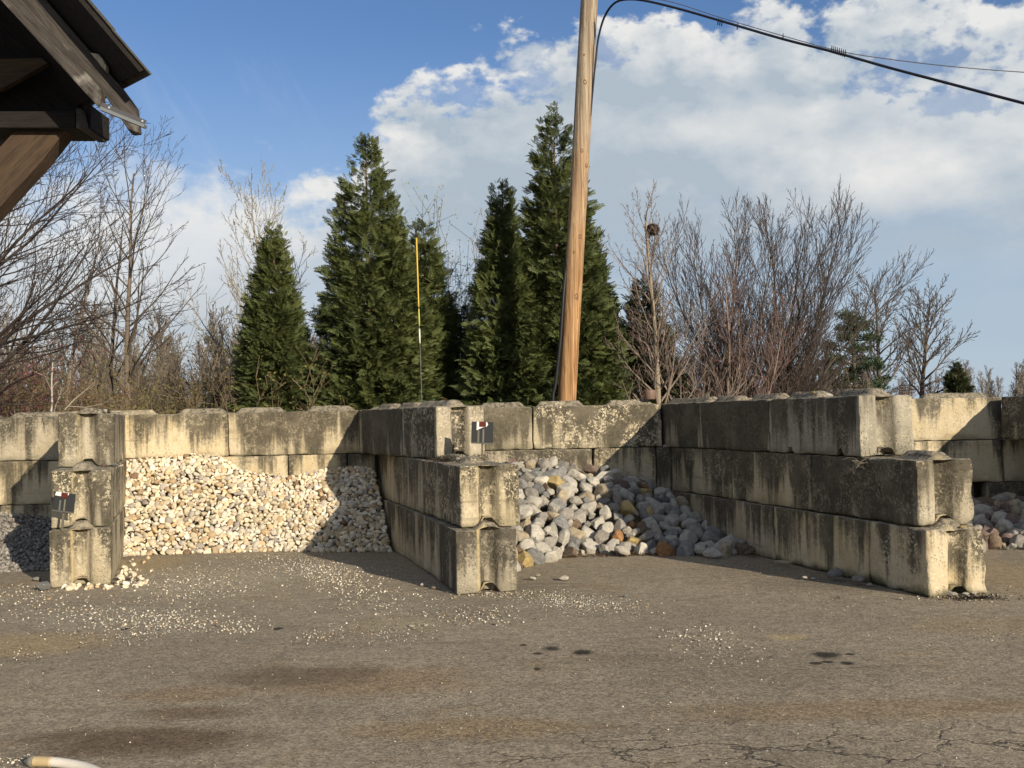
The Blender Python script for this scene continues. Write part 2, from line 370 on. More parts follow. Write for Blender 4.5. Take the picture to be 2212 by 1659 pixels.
def mat_tint(name, rough=.8, trans=0.0, nscale=30.0, var=.35, spec=.25):
    """plain surface whose colour comes with the mesh, broken up a little"""
    m, g, b = new_mat(name)
    c = g.node('ShaderNodeAttribute', attribute_type='GEOMETRY', attribute_name='tint').outputs['Color']
    P = g.node('ShaderNodeTexCoord').outputs['Object']; n = g.noise(P, nscale, 3.0, .6)
    c = g.mix(g.mul(g.step(n, .35, .7), var), c, g.v('MULTIPLY', c, (.5, .5, .5)))
    g.put(b.inputs['Base Color'], c); b.inputs['Roughness'].default_value = rough
    b.inputs['Specular IOR Level'].default_value = spec
    if trans:
        t = g.node('ShaderNodeBsdfTranslucent'); g.put(t.inputs[0], c)
        mx = g.node('ShaderNodeMixShader', {0: trans}); g.t.links.new(b.outputs[0], mx.inputs[1]); g.t.links.new(t.outputs[0], mx.inputs[2])
        o = [n_ for n_ in g.t.nodes if n_.type == 'OUTPUT_MATERIAL'][0]; g.t.links.new(mx.outputs[0], o.inputs[0])
    return m
M_LEAF = mat_tint("conifer spray", .6, .22, 8.0, .25)
M_BUD = mat_tint("buds", .7, .25)
M_BARK = mat_tint("bark", .9, 0, 60.0, .5, .1)
M_PAINT = mat_tint("painted or plain surface", .5, 0, 90.0, .15)
M_DRY = mat_tint("dry stalks", .95, .1, 40.0, .4, .1)

def mat_wood(name, c1, c2, c3, scale=(26, 26, 1.2), knots=False, weather=0.0):
    m, g, b = new_mat(name)
    P = g.node('ShaderNodeTexCoord').outputs['Object']
    x, y, z = g.sep(P)
    d = g.noise(P, 1.3, 3.0, .6)
    gr = g.noise(g.comb(g.mul(x, scale[0]), g.mul(y, scale[1]), g.add(g.mul(z, scale[2]), g.mul(d, .8))), 1.0, 5.0, .65, .35)
    gf = g.noise(g.comb(g.mul(x, scale[0] * 3), g.mul(y, scale[1] * 3), g.mul(z, scale[2] * 2)), 1.0, 3.0, .6)
    c = g.mix(g.step(gr, .35, .65), c1, c2); c = g.mix(g.mul(g.step(gf, .55, .75), .7), c, c3)
    if knots:
        zz = g.step(g.add(z, g.mul(g.sub(d, .5), 3.0)), 2.6, 7.5); c = g.mix(g.mul(zz, .85), c, g.mix(g.step(gr, .35, .65), (.16, .13, .095), (.36, .31, .235)))
        ck = g.step(gf, .61, .69); c = g.mix(g.mul(ck, .7), c, (.07, .04, .02))
    if weather: c = g.mix(g.mul(g.step(g.noise(P, 2.2, 4.0, .6), .56, .70), weather), c, (.40, .38, .34))
    g.put(b.inputs['Base Color'], c); b.inputs['Roughness'].default_value = .85
    bump(g, b, g.add(gr, gf), .6, .012); return m

# ------------------------------------------------------------------ ground
def sheet(name, x0, x1, y0, y1, z, mat, label=None, n=1):
    V = [(x0, y0, z), (x1, y0, z), (x1, y1, z), (x0, y1, z)]
    o = mesh_np(name, V, np.array([[0, 1, 2, 3]]), mat); tag(o, kind='structure'); return o
sheet('ground', -1500, 1500, -1500, 1500, -0.012, mat_soil())
M_ASP = mat_ground()
def yard():
    xs = np.concatenate([np.linspace(-26, -9, 12), np.arange(-8.5, 9.01, .25), np.linspace(10, 26, 12)])
    ys = np.concatenate([np.linspace(-18, 3, 12), np.arange(3.5, 16.6, .25)])
    X, Y = np.meshgrid(xs, ys); V = np.stack([X, Y, 0 * X], -1).reshape(-1, 3)
    V[:, 2] = -0.004 + .008 * np.clip(vnoise(V, .6, 5, 2), -1, .4)
    nx, ny = len(xs), len(ys); I = np.arange(nx * ny).reshape(ny, nx)
    F = np.stack([I[:-1, :-1], I[:-1, 1:], I[1:, 1:], I[1:, :-1]], -1).reshape(-1, 4)
    tag(mesh_np('yard_pavement', V, F, M_ASP), kind='structure')
yard()

# ------------------------------------------------------------------ concrete blocks
BW, BH = 0.60, 0.603
def axis_pts(L, step):
    e = [0, .005, .012, .022, .035]
    n = max(3, int(round((L - .11) / step)))
    return np.array(e + list(np.linspace(.055, L - .055, n)) + [L - q for q in e[::-1]])
_bseed = [0]
def block_mesh(L, notches=False, rough=1.0, keys=True, keycut=None):
    _bseed[0] += 1; sd = _bseed[0]; rs = np.random.RandomState(sd)
    ax = [axis_pts(L, .038), axis_pts(BW, .034), axis_pts(BH, .034)]
    nx, ny, nz = map(len, ax); idx = {}; V = []; F = []
    def vid(i, j, k):
        q = (i, j, k)
        if q not in idx: idx[q] = len(V); V.append((ax[0][i], ax[1][j], ax[2][k]))
        return idx[q]
    for k in (0, nz - 1):
        for i in range(nx - 1):
            for j in range(ny - 1):
                f = [vid(i, j, k), vid(i + 1, j, k), vid(i + 1, j + 1, k), vid(i, j + 1, k)]; F.append(f if k else f[::-1])
    for j in (0, ny - 1):
        for i in range(nx - 1):
            for k in range(nz - 1):
                f = [vid(i, j, k), vid(i + 1, j, k), vid(i + 1, j, k + 1), vid(i, j, k + 1)]; F.append(f[::-1] if j else f)
    for i in (0, nx - 1):
        for j in range(ny - 1):
            for k in range(nz - 1):
                f = [vid(i, j, k), vid(i, j + 1, k), vid(i, j + 1, k + 1), vid(i, j, k + 1)]; F.append(f if i else f[::-1])
    P = np.array(V); O = P.copy(); dim = np.array([L, BW, BH])
    n1 = vnoise(O, 7.0, sd, 3); n2 = vnoise(O, 2.2, sd + 50, 2)
    r = np.clip(.016 + .034 * n1 + .018 * n2, .004, .075)[:, None] * rough
    q = np.clip(P, r, dim - r); d = P - q; ln = np.linalg.norm(d, axis=1, keepdims=True)
    P = np.where(ln > 1e-9, q + d / np.maximum(ln, 1e-9) * np.minimum(r, ln), P)
    yc = BW * .5 + rs.uniform(-.03, .03)
    def groove(t, hw, dep): return dep * np.clip((hw - np.abs(t)) / (hw * .55), 0, 1)
    gy = groove(O[:, 1] - yc, .11, .13)
    P[:, 0] += np.where(O[:, 0] == 0, gy, 0); P[:, 0] -= np.where(O[:, 0] == L, gy, 0)
    P[:, 2] += np.where(O[:, 2] == 0, groove(O[:, 1] - yc, .105, .085), 0)
    top = O[:, 2] == BH
    if keys:
        k = np.clip((.125 - np.abs(O[:, 1] - yc)) / .07, 0, 1)
        if L > 1.5: segs = ((.06, L * .41), (L * .585, L - .08))
        else: segs = ((.05, L - .06),)
        if keycut: segs = keycut
        kx = 0
        for a, c in segs: kx = np.maximum(kx, np.clip(np.minimum(O[:, 0] - a, c - O[:, 0]) / .07, 0, 1))
        P[:, 2] += np.where(top, k * kx * (.072 + .012 * n2), 0)
    if notches:
        for xn in (L * .20, L * .745):
            hgt = .085 * np.clip(1 - np.abs(O[:, 0] - xn) / .075, 0, 1)
            P[:, 2] += np.where(O[:, 2] < .05, hgt * (1 - O[:, 2] / .09), 0)
    P += .0065 * rough * np.stack([vnoise(O + 9.1 * a, 9.0, sd + a * 7, 3) for a in range(3)], -1)
    P[:, 1] -= BW * .5
    return P, np.array(F)

def place_block(name, x, y, z, yaw, L, label, gs, ge=None, tan=.5, ochre=.5, lichen=.5, moss=.35, green=0., tilt=(0, 0), **kw):
    """the block's long axis points along yaw (0 = to the right); x, y is the middle of its near end"""
    P, F = block_mesh(L, **kw)
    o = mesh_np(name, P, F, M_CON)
    o.location = (x, y, z); o.rotation_euler = (tilt[0], tilt[1], yaw)
    tag(o, label, 'concrete block', 'stacked concrete barrier blocks')
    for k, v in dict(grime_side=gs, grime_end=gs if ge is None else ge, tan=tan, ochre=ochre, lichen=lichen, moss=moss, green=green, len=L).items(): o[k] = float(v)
    return o
CH = 0.612
ORD = ['front', 'second', 'third', 'fourth', 'fifth']; CRS = ['bottom', 'middle', 'top']
def dividing_wall(wall, course, x, y, yaws, lens, gs, ges=None, tans=None, extra=None, skip=0):
    """blocks one behind another; (x, y) is the left front corner, yaw leans to the left going back"""
    for i, (t, L) in enumerate(zip(yaws, lens)):
        a = Vector((math.cos(t), -math.sin(t))); bdir = Vector((math.sin(t), math.cos(t)))
        c = Vector((x, y)) + a * (BW / 2)
        kw = dict((extra or {}).get(i, {}))
        words = kw.pop('words', None)
        if wall == 'rightmost': where = 'wall at the far right edge'
        else: where = wall + ' dividing wall'
        lab = '%s %s block from the front, %s course, %s' % (words or 'grimy', ORD[i] if i else 'first', CRS[course], where)
        place_block('concrete_block', c.x, c.y, course * CH, math.pi / 2 - t, L, lab, gs[i], (ges or gs)[i], (tans or [.5] * 9)[i], **kw)
        x += bdir.x * (L + .018); y += bdir.y * (L + .018)
# left dividing wall
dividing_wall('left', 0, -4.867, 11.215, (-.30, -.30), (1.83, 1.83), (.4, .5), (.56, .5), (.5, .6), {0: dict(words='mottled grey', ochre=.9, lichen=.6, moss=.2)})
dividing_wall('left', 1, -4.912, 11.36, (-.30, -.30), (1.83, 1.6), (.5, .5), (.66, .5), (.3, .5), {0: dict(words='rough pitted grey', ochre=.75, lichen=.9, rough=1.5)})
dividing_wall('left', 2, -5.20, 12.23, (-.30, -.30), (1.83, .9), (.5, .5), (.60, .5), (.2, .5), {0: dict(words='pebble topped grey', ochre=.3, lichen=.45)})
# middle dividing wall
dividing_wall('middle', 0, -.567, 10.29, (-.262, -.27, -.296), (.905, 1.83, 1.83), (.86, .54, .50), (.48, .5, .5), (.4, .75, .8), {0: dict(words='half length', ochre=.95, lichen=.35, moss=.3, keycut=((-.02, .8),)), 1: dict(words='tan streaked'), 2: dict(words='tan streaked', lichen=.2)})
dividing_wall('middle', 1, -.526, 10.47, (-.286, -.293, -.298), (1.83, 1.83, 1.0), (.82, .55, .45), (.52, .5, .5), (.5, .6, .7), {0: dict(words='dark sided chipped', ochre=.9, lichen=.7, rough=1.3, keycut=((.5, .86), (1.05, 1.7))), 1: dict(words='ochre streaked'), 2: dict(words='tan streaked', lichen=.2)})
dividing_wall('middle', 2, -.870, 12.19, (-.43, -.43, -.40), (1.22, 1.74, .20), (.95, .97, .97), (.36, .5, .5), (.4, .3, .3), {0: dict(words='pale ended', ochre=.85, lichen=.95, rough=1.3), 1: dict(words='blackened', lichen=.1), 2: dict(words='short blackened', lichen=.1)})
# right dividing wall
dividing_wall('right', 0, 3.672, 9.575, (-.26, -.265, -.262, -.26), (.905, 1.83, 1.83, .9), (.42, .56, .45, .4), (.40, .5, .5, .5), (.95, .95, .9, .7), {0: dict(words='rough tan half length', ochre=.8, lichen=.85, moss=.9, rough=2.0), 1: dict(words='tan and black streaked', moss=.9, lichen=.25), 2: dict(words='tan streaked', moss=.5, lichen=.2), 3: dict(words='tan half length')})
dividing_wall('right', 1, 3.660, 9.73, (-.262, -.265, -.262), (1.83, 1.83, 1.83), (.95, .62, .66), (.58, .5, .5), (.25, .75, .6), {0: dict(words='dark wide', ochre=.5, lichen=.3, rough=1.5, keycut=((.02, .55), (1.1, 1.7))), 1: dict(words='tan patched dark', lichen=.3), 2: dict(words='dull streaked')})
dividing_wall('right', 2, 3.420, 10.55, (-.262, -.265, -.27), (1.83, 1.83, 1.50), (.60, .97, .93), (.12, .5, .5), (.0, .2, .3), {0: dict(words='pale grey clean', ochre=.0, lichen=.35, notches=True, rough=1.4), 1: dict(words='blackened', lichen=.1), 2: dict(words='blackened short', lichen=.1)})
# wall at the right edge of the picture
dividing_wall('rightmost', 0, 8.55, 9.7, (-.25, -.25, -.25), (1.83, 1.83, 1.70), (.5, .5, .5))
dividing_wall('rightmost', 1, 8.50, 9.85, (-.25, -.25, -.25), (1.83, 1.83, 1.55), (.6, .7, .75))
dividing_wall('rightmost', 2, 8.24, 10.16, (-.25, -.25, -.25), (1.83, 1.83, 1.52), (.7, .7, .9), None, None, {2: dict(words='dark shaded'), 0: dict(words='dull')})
# back wall: left ends along its front face
BK = .033
def back_wall(course, spans, sec):
    for (xl, xr, words, where, gs, tan, kw) in spans:
        y = 15.14 + BK * (xl - .289); t = BK
        c = Vector((xl, y)) + Vector((-math.sin(t), math.cos(t))) * (BW / 2)
        place_block('concrete_block', c.x, c.y, course * CH, t, xr - xl - .014, '%s block, %s back wall course, %s' % (words, CRS[course], where), gs, .5, tan, **kw)
KX = dict(ochre=0., lichen=.25)
back_wall(2, [(-9.0, -7.16, 'dull', 'at the far left edge', .55, .6, KX), (-7.16, -5.90, 'pale mottled', 'left of the left dividing wall', .42, .55, dict(lichen=.4, ochre=0)),
              (-5.815, -3.985, 'bright tan', 'with dark drips above the cream stones', .36, 1.0, dict(lichen=.3, ochre=0)), (-3.985, -2.16, 'dark topped', 'above the shaded cream stones', .66, .75, dict(lichen=.25, ochre=0)),
              (-1.54, .288, 'dark streaked', 'right of the middle dividing wall', .88, .3, dict(lichen=.15, ochre=0)), (.288, 2.125, 'yellow lichened', 'behind the utility pole foot', .70, .5, dict(lichen=1.0, ochre=0)),
              (2.80, 4.63, 'plain', 'hidden behind the right dividing wall', .6, .5, KX), (5.24, 7.05, 'sunlit tan', 'at the right above the brown cobbles', .42, .95, dict(lichen=.4, ochre=0, keycut=((.72, 1.70),)))], 0)
back_wall(1, [(-9.4, -7.56, 'tan', 'at the far left edge', .4, .8, KX), (-7.56, -5.80, 'tan shadow crossed', 'left of the left dividing wall', .40, .85, dict(lichen=.1, ochre=0)),
              (-5.78, -4.80, 'short tan', 'at the top left of the cream stones', .32, .9, KX), (-4.80, -3.16, 'pale tan', 'above the middle of the cream stones', .33, .8, dict(lichen=.35, ochre=0)),
              (-3.16, -2.33, 'half length tan', 'crossed by the shadow edge above the stones', .30, .85, KX), (-2.33, -1.93, 'short tan', 'tucked behind the middle dividing wall', .35, .8, KX),
              (-1.30, -.55, 'tan stained', 'half hidden by the middle dividing wall', .5, .6, dict(lichen=.3, ochre=0)), (-.55, 1.13, 'dull tan cracked', 'above the grey boulders', .56, .65, dict(lichen=.5, ochre=0, rough=1.6)),
              (1.13, 2.03, 'half length tan', 'crossed by the shadow edge above the boulders', .46, .7, dict(lichen=.5, ochre=0, rough=1.5)), (2.03, 2.5, 'short dark', 'tucked beside the right dividing wall', .6, .6, KX),
              (3.2, 5.0, 'plain', 'hidden behind the right dividing wall', .6, .6, KX), (5.0, 7.02, 'tan', 'above the brown cobbles at the right', .40, .9, dict(lichen=.3, ochre=0)), (7.035, 7.62, 'short tan', 'at the right edge above the brown cobbles', .45, .8, KX)], 0)
back_wall(0, [(-9.0, -7.15, 'tan', 'at the far left edge', .3, .9, KX), (-7.15, -5.6, 'mossy', 'above the gravel heap at the left', .35, .6, dict(green=1.0, moss=1.0, ochre=0, lichen=.3)),
              (-5.4, -3.6, 'tan', 'behind the left half of the cream stones', .4, .8, KX), (-3.6, -1.8, 'tan', 'behind the right half of the cream stones', .4, .8, KX),
              (-1.2, .6, 'tan', 'behind the left half of the boulders', .5, .7, KX), (.6, 2.35, 'tan', 'behind the right half of the boulders', .5, .7, KX),
              (4.3, 6.6, 'long tan', 'low behind the brown cobbles', .4, .9, KX), (6.75, 8.4, 'dark', 'low at the right edge behind the cobbles', .8, .5, KX)], 0)

# ------------------------------------------------------------------ stones
def ico(sub):
    t = (1 + 5 ** .5) / 2
    V = [(-1, t, 0), (1, t, 0), (-1, -t, 0), (1, -t, 0), (0, -1, t), (0, 1, t), (0, -1, -t), (0, 1, -t), (t, 0, -1), (t, 0, 1), (-t, 0, -1), (-t, 0, 1)]
    F = [(0, 11, 5), (0, 5, 1), (0, 1, 7), (0, 7, 10), (0, 10, 11), (1, 5, 9), (5, 11, 4), (11, 10, 2), (10, 7, 6), (7, 1, 8), (3, 9, 4), (3, 4, 2), (3, 2, 6), (3, 6, 8), (3, 8, 9), (4, 9, 5), (2, 4, 11), (6, 2, 10), (8, 6, 7), (9, 8, 1)]
    V = [Vector(v).normalized() for v in V]
    for _ in range(sub):
        mid = {}; G = []
        def md(a, b):
            k = (min(a, b), max(a, b))
            if k not in mid: mid[k] = len(V); V.append(((V[a] + V[b]) / 2).normalized())
            return mid[k]
        for a, b, c in F:
            ab, bc, ca = md(a, b), md(b, c), md(c, a); G += [(a, ab, ca), (b, bc, ab), (c, ca, bc), (ab, bc, ca)]
        F = G
    return np.array([tuple(v) for v in V]), np.array(F)
ICO = {k: ico(k) for k in (0, 1, 2, 3)}
def stone_shape(seed, sub, facets, flat=.62):
    """a unit stone, long axis x, flattened in z; more facets make it blockier"""
    V, F = ICO[sub]; rs = np.random.RandomState(seed); P = V.copy()
    for _ in range(facets):
        n = rs.normal(size=3); n /= np.linalg.norm(n); h = rs.uniform(.52, .88)
        d = P @ n; k = np.clip(d - h, 0, None); P = P - n * (k * .95)[:, None]
    P = P * (1 + .10 * vnoise(V, 1.6, seed, 2))[:, None]
    P = P + V * (.025 * vnoise(V, 5.0, seed + 3, 2))[:, None]
    P = P * np.array([1.0, rs.uniform(.66, .92), flat * rs.uniform(.85, 1.2)])
    return P / np.abs(P).max(), F
def interp(pts):
    xs = [q[0] for q in pts]; ys = [q[1] for q in pts]
    return lambda x: np.interp(x, xs, ys)
def pile_surface(foot_px, top_px, Yb):
    foot = [gp(*q) for q in foot_px]; top = [at(u, v, Yb - .12) for u, v in top_px]
    ff = interp(sorted([(q.x, q.y) for q in foot])); th = interp(sorted([(q.x, q.z) for q in top]))
    def z(x, y):
        t = (y - ff(x)) / np.maximum(Yb - .12 - ff(x), .2)
        t = np.clip(t, 0, 1.15); return th(x) * (1.12 * t - .12 * t * t)
    return z, ff, th
def pack(zf, ff, x_rng, y_hi, radii, seed, tries, layers, inside, tight=.80):
    """drop stones of mixed size onto a slope without letting them run into each other"""
    rs = np.random.RandomState(seed); got = np.zeros((0, 4)); lay = []
    for li, (off, n) in enumerate(zip(layers, tries)):
        R = np.sort(rs.choice(radii, n) * rs.uniform(.85, 1.15, n))[::-1]
        for r in R:
            x = rs.uniform(*x_rng); f = float(ff(x)); y = rs.uniform(f - .03, y_hi - r * .9)
            if not inside(x, y, r): continue
            h = float(zf(x, y)); z = h - r * (.35 + off) + rs.uniform(-.2, .2) * r
            z = max(z, r * .42)
            if li and h < r * 1.2: continue
            if len(got):
                d = np.sqrt(((got[:, :3] - (x, y, z)) ** 2).sum(1))
                if (d < tight * (got[:, 3] + r)).any(): continue
            got = np.vstack([got, (x, y, z, r)]); lay.append(li)
    return got, lay
def wall_line(x, y, yaw):
    return lambda yy: x + math.tan(yaw) * (yy - y)
A_right = wall_line(-4.285, 11.39, -.30); B_left = wall_line(-.567, 10.29, -.285); B_right = wall_line(.03, 10.41, -.285); C_left = wall_line(3.666, 9.57, -.262); C_right = wall_line(4.26, 9.72, -.262)

def stone_rot(rs, tilt=.7):
    return Euler((rs.normal(0, tilt), rs.normal(0, tilt), rs.uniform(0, 6.28)))

# --- cream stones in the left bay
def cream_heap():
    zf, ff, th = pile_surface([(250, 1203), (300, 1198), (450, 1194), (600, 1190), (700, 1192), (860, 1192)],
                              [(250, 1004), (330, 1000), (420, 993), (480, 1000), (520, 1028), (620, 1040), (680, 1028), (750, 1018), (815, 1018)], 15.0)
    ins = lambda x, y, r: A_right(y) - .14 + r < x < B_left(y) - r
    got, lay = pack(zf, ff, (-5.6, -1.2), 14.98, np.array([.016, .020, .024, .028, .034, .044]), 11, (22000, 10000), (0, 1.5), ins, .74)
    rs = np.random.RandomState(5)
    shapes = [stone_shape(100 + i, 2, 8, .66) for i in range(10)]
    meshes = []
    for i, (P, F) in enumerate(shapes):
        o = mesh_np('cream_stone', P, F, M_CREAM); me = o.data; bpy.data.objects.remove(o); meshes.append(me)
    cols = {'cream': (.64, .55, .39), 'white': (.68, .62, .50), 'tan': (.53, .40, .24), 'grey': (.40, .36, .31), 'brown': (.26, .17, .10)}
    names = list(cols); pw = [.46, .30, .14, .08, .02]
    # how large each shows: by size and nearness, outer layer only
    score = got[:, 3] / got[:, 1] * np.where(np.array(lay) == 0, 1, .2)
    order = np.argsort(-score); single = set(order[:300].tolist())
    BV, BF, BC, n0 = [], [], [], 0
    for i in range(len(got)):
        x, y, z, r = got[i]; k = rs.choice(5, p=pw); c = np.array(cols[names[k]]) * rs.uniform(.86, 1.12); e = stone_rot(rs, .5); j = rs.randint(10)
        if i in single:
            o = bpy.data.objects.new('cream_stone', meshes[j]); C.objects.link(o)
            o.location = (x, y, z); o.rotation_euler = e; s = r * rs.uniform(1.08, 1.35); o.scale = (s, s, s); o.color = (*c, 1); o['own'] = 1.0
            hgt = 'near the foot' if z < .3 else ('high up' if z > .68 else 'midway up')
            side = 'left part' if x < -3.9 else ('middle part' if x < -2.9 else 'shaded right part')
            tag(o, 'rounded %s stone %s in the %s of the cream stone heap' % (names[k], hgt, side), 'stone', 'cream stones heaped in the left bay')
        else:
            P, F = shapes[j]; q = np.array(e.to_matrix()); s = r * rs.uniform(1.08, 1.35)
            BV.append(P @ q.T * s + (x, y, z)); BF.append(F + n0); BC.append(np.tile(c, (len(P), 1))); n0 += len(P)
    # the spill along the foot of the left dividing wall
    for i in range(95):
        y = 11.25 + abs(rs.normal(0, 1.0)) if i > 35 else 11.15 + rs.uniform(-.1, .25); y = min(y, 14.0)
        if i > 35: x = A_right(y) + .05 + abs(rs.normal(0, .13))
        else: x = -4.87 + rs.uniform(.15, .95)
        r = rs.choice([.016, .022, .028, .038]); k = rs.choice(5, p=pw); c = np.array(cols[names[k]]); P, F = shapes[rs.randint(10)]
        q = np.array(stone_rot(rs, .4).to_matrix())
        if i <= 35 and y > 11.23 + (x + 4.87) * .3 - r: y = 11.18 + (x + 4.87) * .3 - r * 1.3
        BV.append(P @ q.T * r * 1.15 + (x, y, r * .55 + (.1 * rs.rand() if i > 70 else 0))); BF.append(F + n0); BC.append(np.tile(c, (len(P), 1))); n0 += len(P)
    o = mesh_np('cream_stones', np.concatenate(BV), np.concatenate(BF), M_CREAM, None, np.concatenate(BC)); o['own'] = 0.0
    tag(o, 'mass of small cream stones filling the heap in the left bay', 'stones', kind='stuff')
    return len(got)
print('cream', cream_heap())

# --- boulders
BCOL = {'pale grey': (.45, .425, .365), 'mid grey': (.29, .27, .235), 'blue grey': (.215, .215, .205), 'tan': (.38, .32, .225), 'yellowish': (.45, .34, .15), 'brown': (.17, .125, .085), 'rust orange': (.31, .165, .07), 'mauve': (.19, .135, .115), 'white': (.52, .48, .40)}
BNAMES = list(BCOL); BPW = [.42, .23, .16, .065, .02, .04, .01, .02, .035]
B_SHAPES = [stone_shape(300 + i, 3, 13 if i % 3 else 6, .74) for i in range(16)]
B_MESH = []
for P_, F_ in B_SHAPES:
    o_ = mesh_np('boulder', P_, F_, M_BOULDER); B_MESH.append(o_.data); bpy.data.objects.remove(o_)
def boulder(x, y, z, r, rs, label=None, group=None, color=None, j=None, name='boulder', cat='boulder', rot=None, sc=(1, 1, 1)):
    k = rs.choice(len(BNAMES), p=BPW) if color is None else BNAMES.index(color)
    o = bpy.data.objects.new(name, B_MESH[rs.randint(16) if j is None else j]); C.objects.link(o)
    o.location = (x, y, z); o.rotation_euler = rot or stone_rot(rs, .6); o.scale = (r * sc[0], r * sc[1], r * sc[2])
    o.color = (*(np.array(BCOL[BNAMES[k]]) * rs.uniform(.85, 1.12)), 1); o['own'] = 1.0
    tag(o, (label or '%s boulder') .replace('%s', BNAMES[k]), cat, group); return o
def grey_heap():
    zf, ff, th = pile_surface([(1090, 1235), (1125, 1226), (1200, 1210), (1260, 1197), (1400, 1198), (1550, 1200), (1650, 1196)],
                              [(1090, 1000), (1125, 996), (1180, 996), (1250, 1005), (1330, 1012), (1400, 1040), (1480, 1075), (1560, 1120), (1620, 1175), (1660, 1195)], 15.05)
    ins = lambda x, y, r: B_right(y) + r * .8 < x < C_left(y) - r * .8
    got, lay = pack(zf, ff, (-1.4, 2.9), 15.0, np.array([.05, .06, .07, .08, .09, .112]), 21, (7000, 3000), (0, 1.6), ins, .76)
    rs = np.random.RandomState(8); n = 0
    for (x, y, z, r), li in zip(got, lay):
        if n >= 300: break
        n += 1
        v = 'near the foot' if z < .25 else ('along the top' if z > .72 else 'halfway up')
        s = 'left part' if x < .15 else ('middle part' if x < 1.2 else 'shaded right part')
        o = boulder(x, y, z, r * rs.uniform(1.02, 1.32), rs, '%s boulder ' + v + ' in the ' + s + ' of the boulder heap', 'boulders heaped in the middle bay')
    return n
print('boulders', grey_heap())
def right_heap():
    zf, ff, th = pile_surface([(2090, 1195), (2140, 1188), (2212, 1186), (2400, 1200)], [(2050, 1085), (2120, 1070), (2212, 1075), (2400, 1080)], 15.2)
    ins = lambda x, y, r: C_right(y) + r * .8 < x
    got, lay = pack(zf, ff, (5.2, 8.0), 15.15, np.array([.058, .07, .082, .095, .11]), 31, (2500, 1200), (0, 1.6), ins, .76)
    rs = np.random.RandomState(9)
    for (x, y, z, r), li in zip(got, lay):
        c = rs.choice(['mid grey', 'mauve', 'brown', 'pale grey', 'tan'], p=[.35, .25, .15, .15, .10])
        v = 'low' if z < .25 else ('high' if z > .6 else 'midway up')
        boulder(x, y, z, r * rs.uniform(1.12, 1.4), rs, '%s cobble ' + v + ' on the cobble heap at the right edge', 'cobbles heaped in the right bay', c, name='cobble', cat='cobble')
    return len(got)
print('cobbles', right_heap())
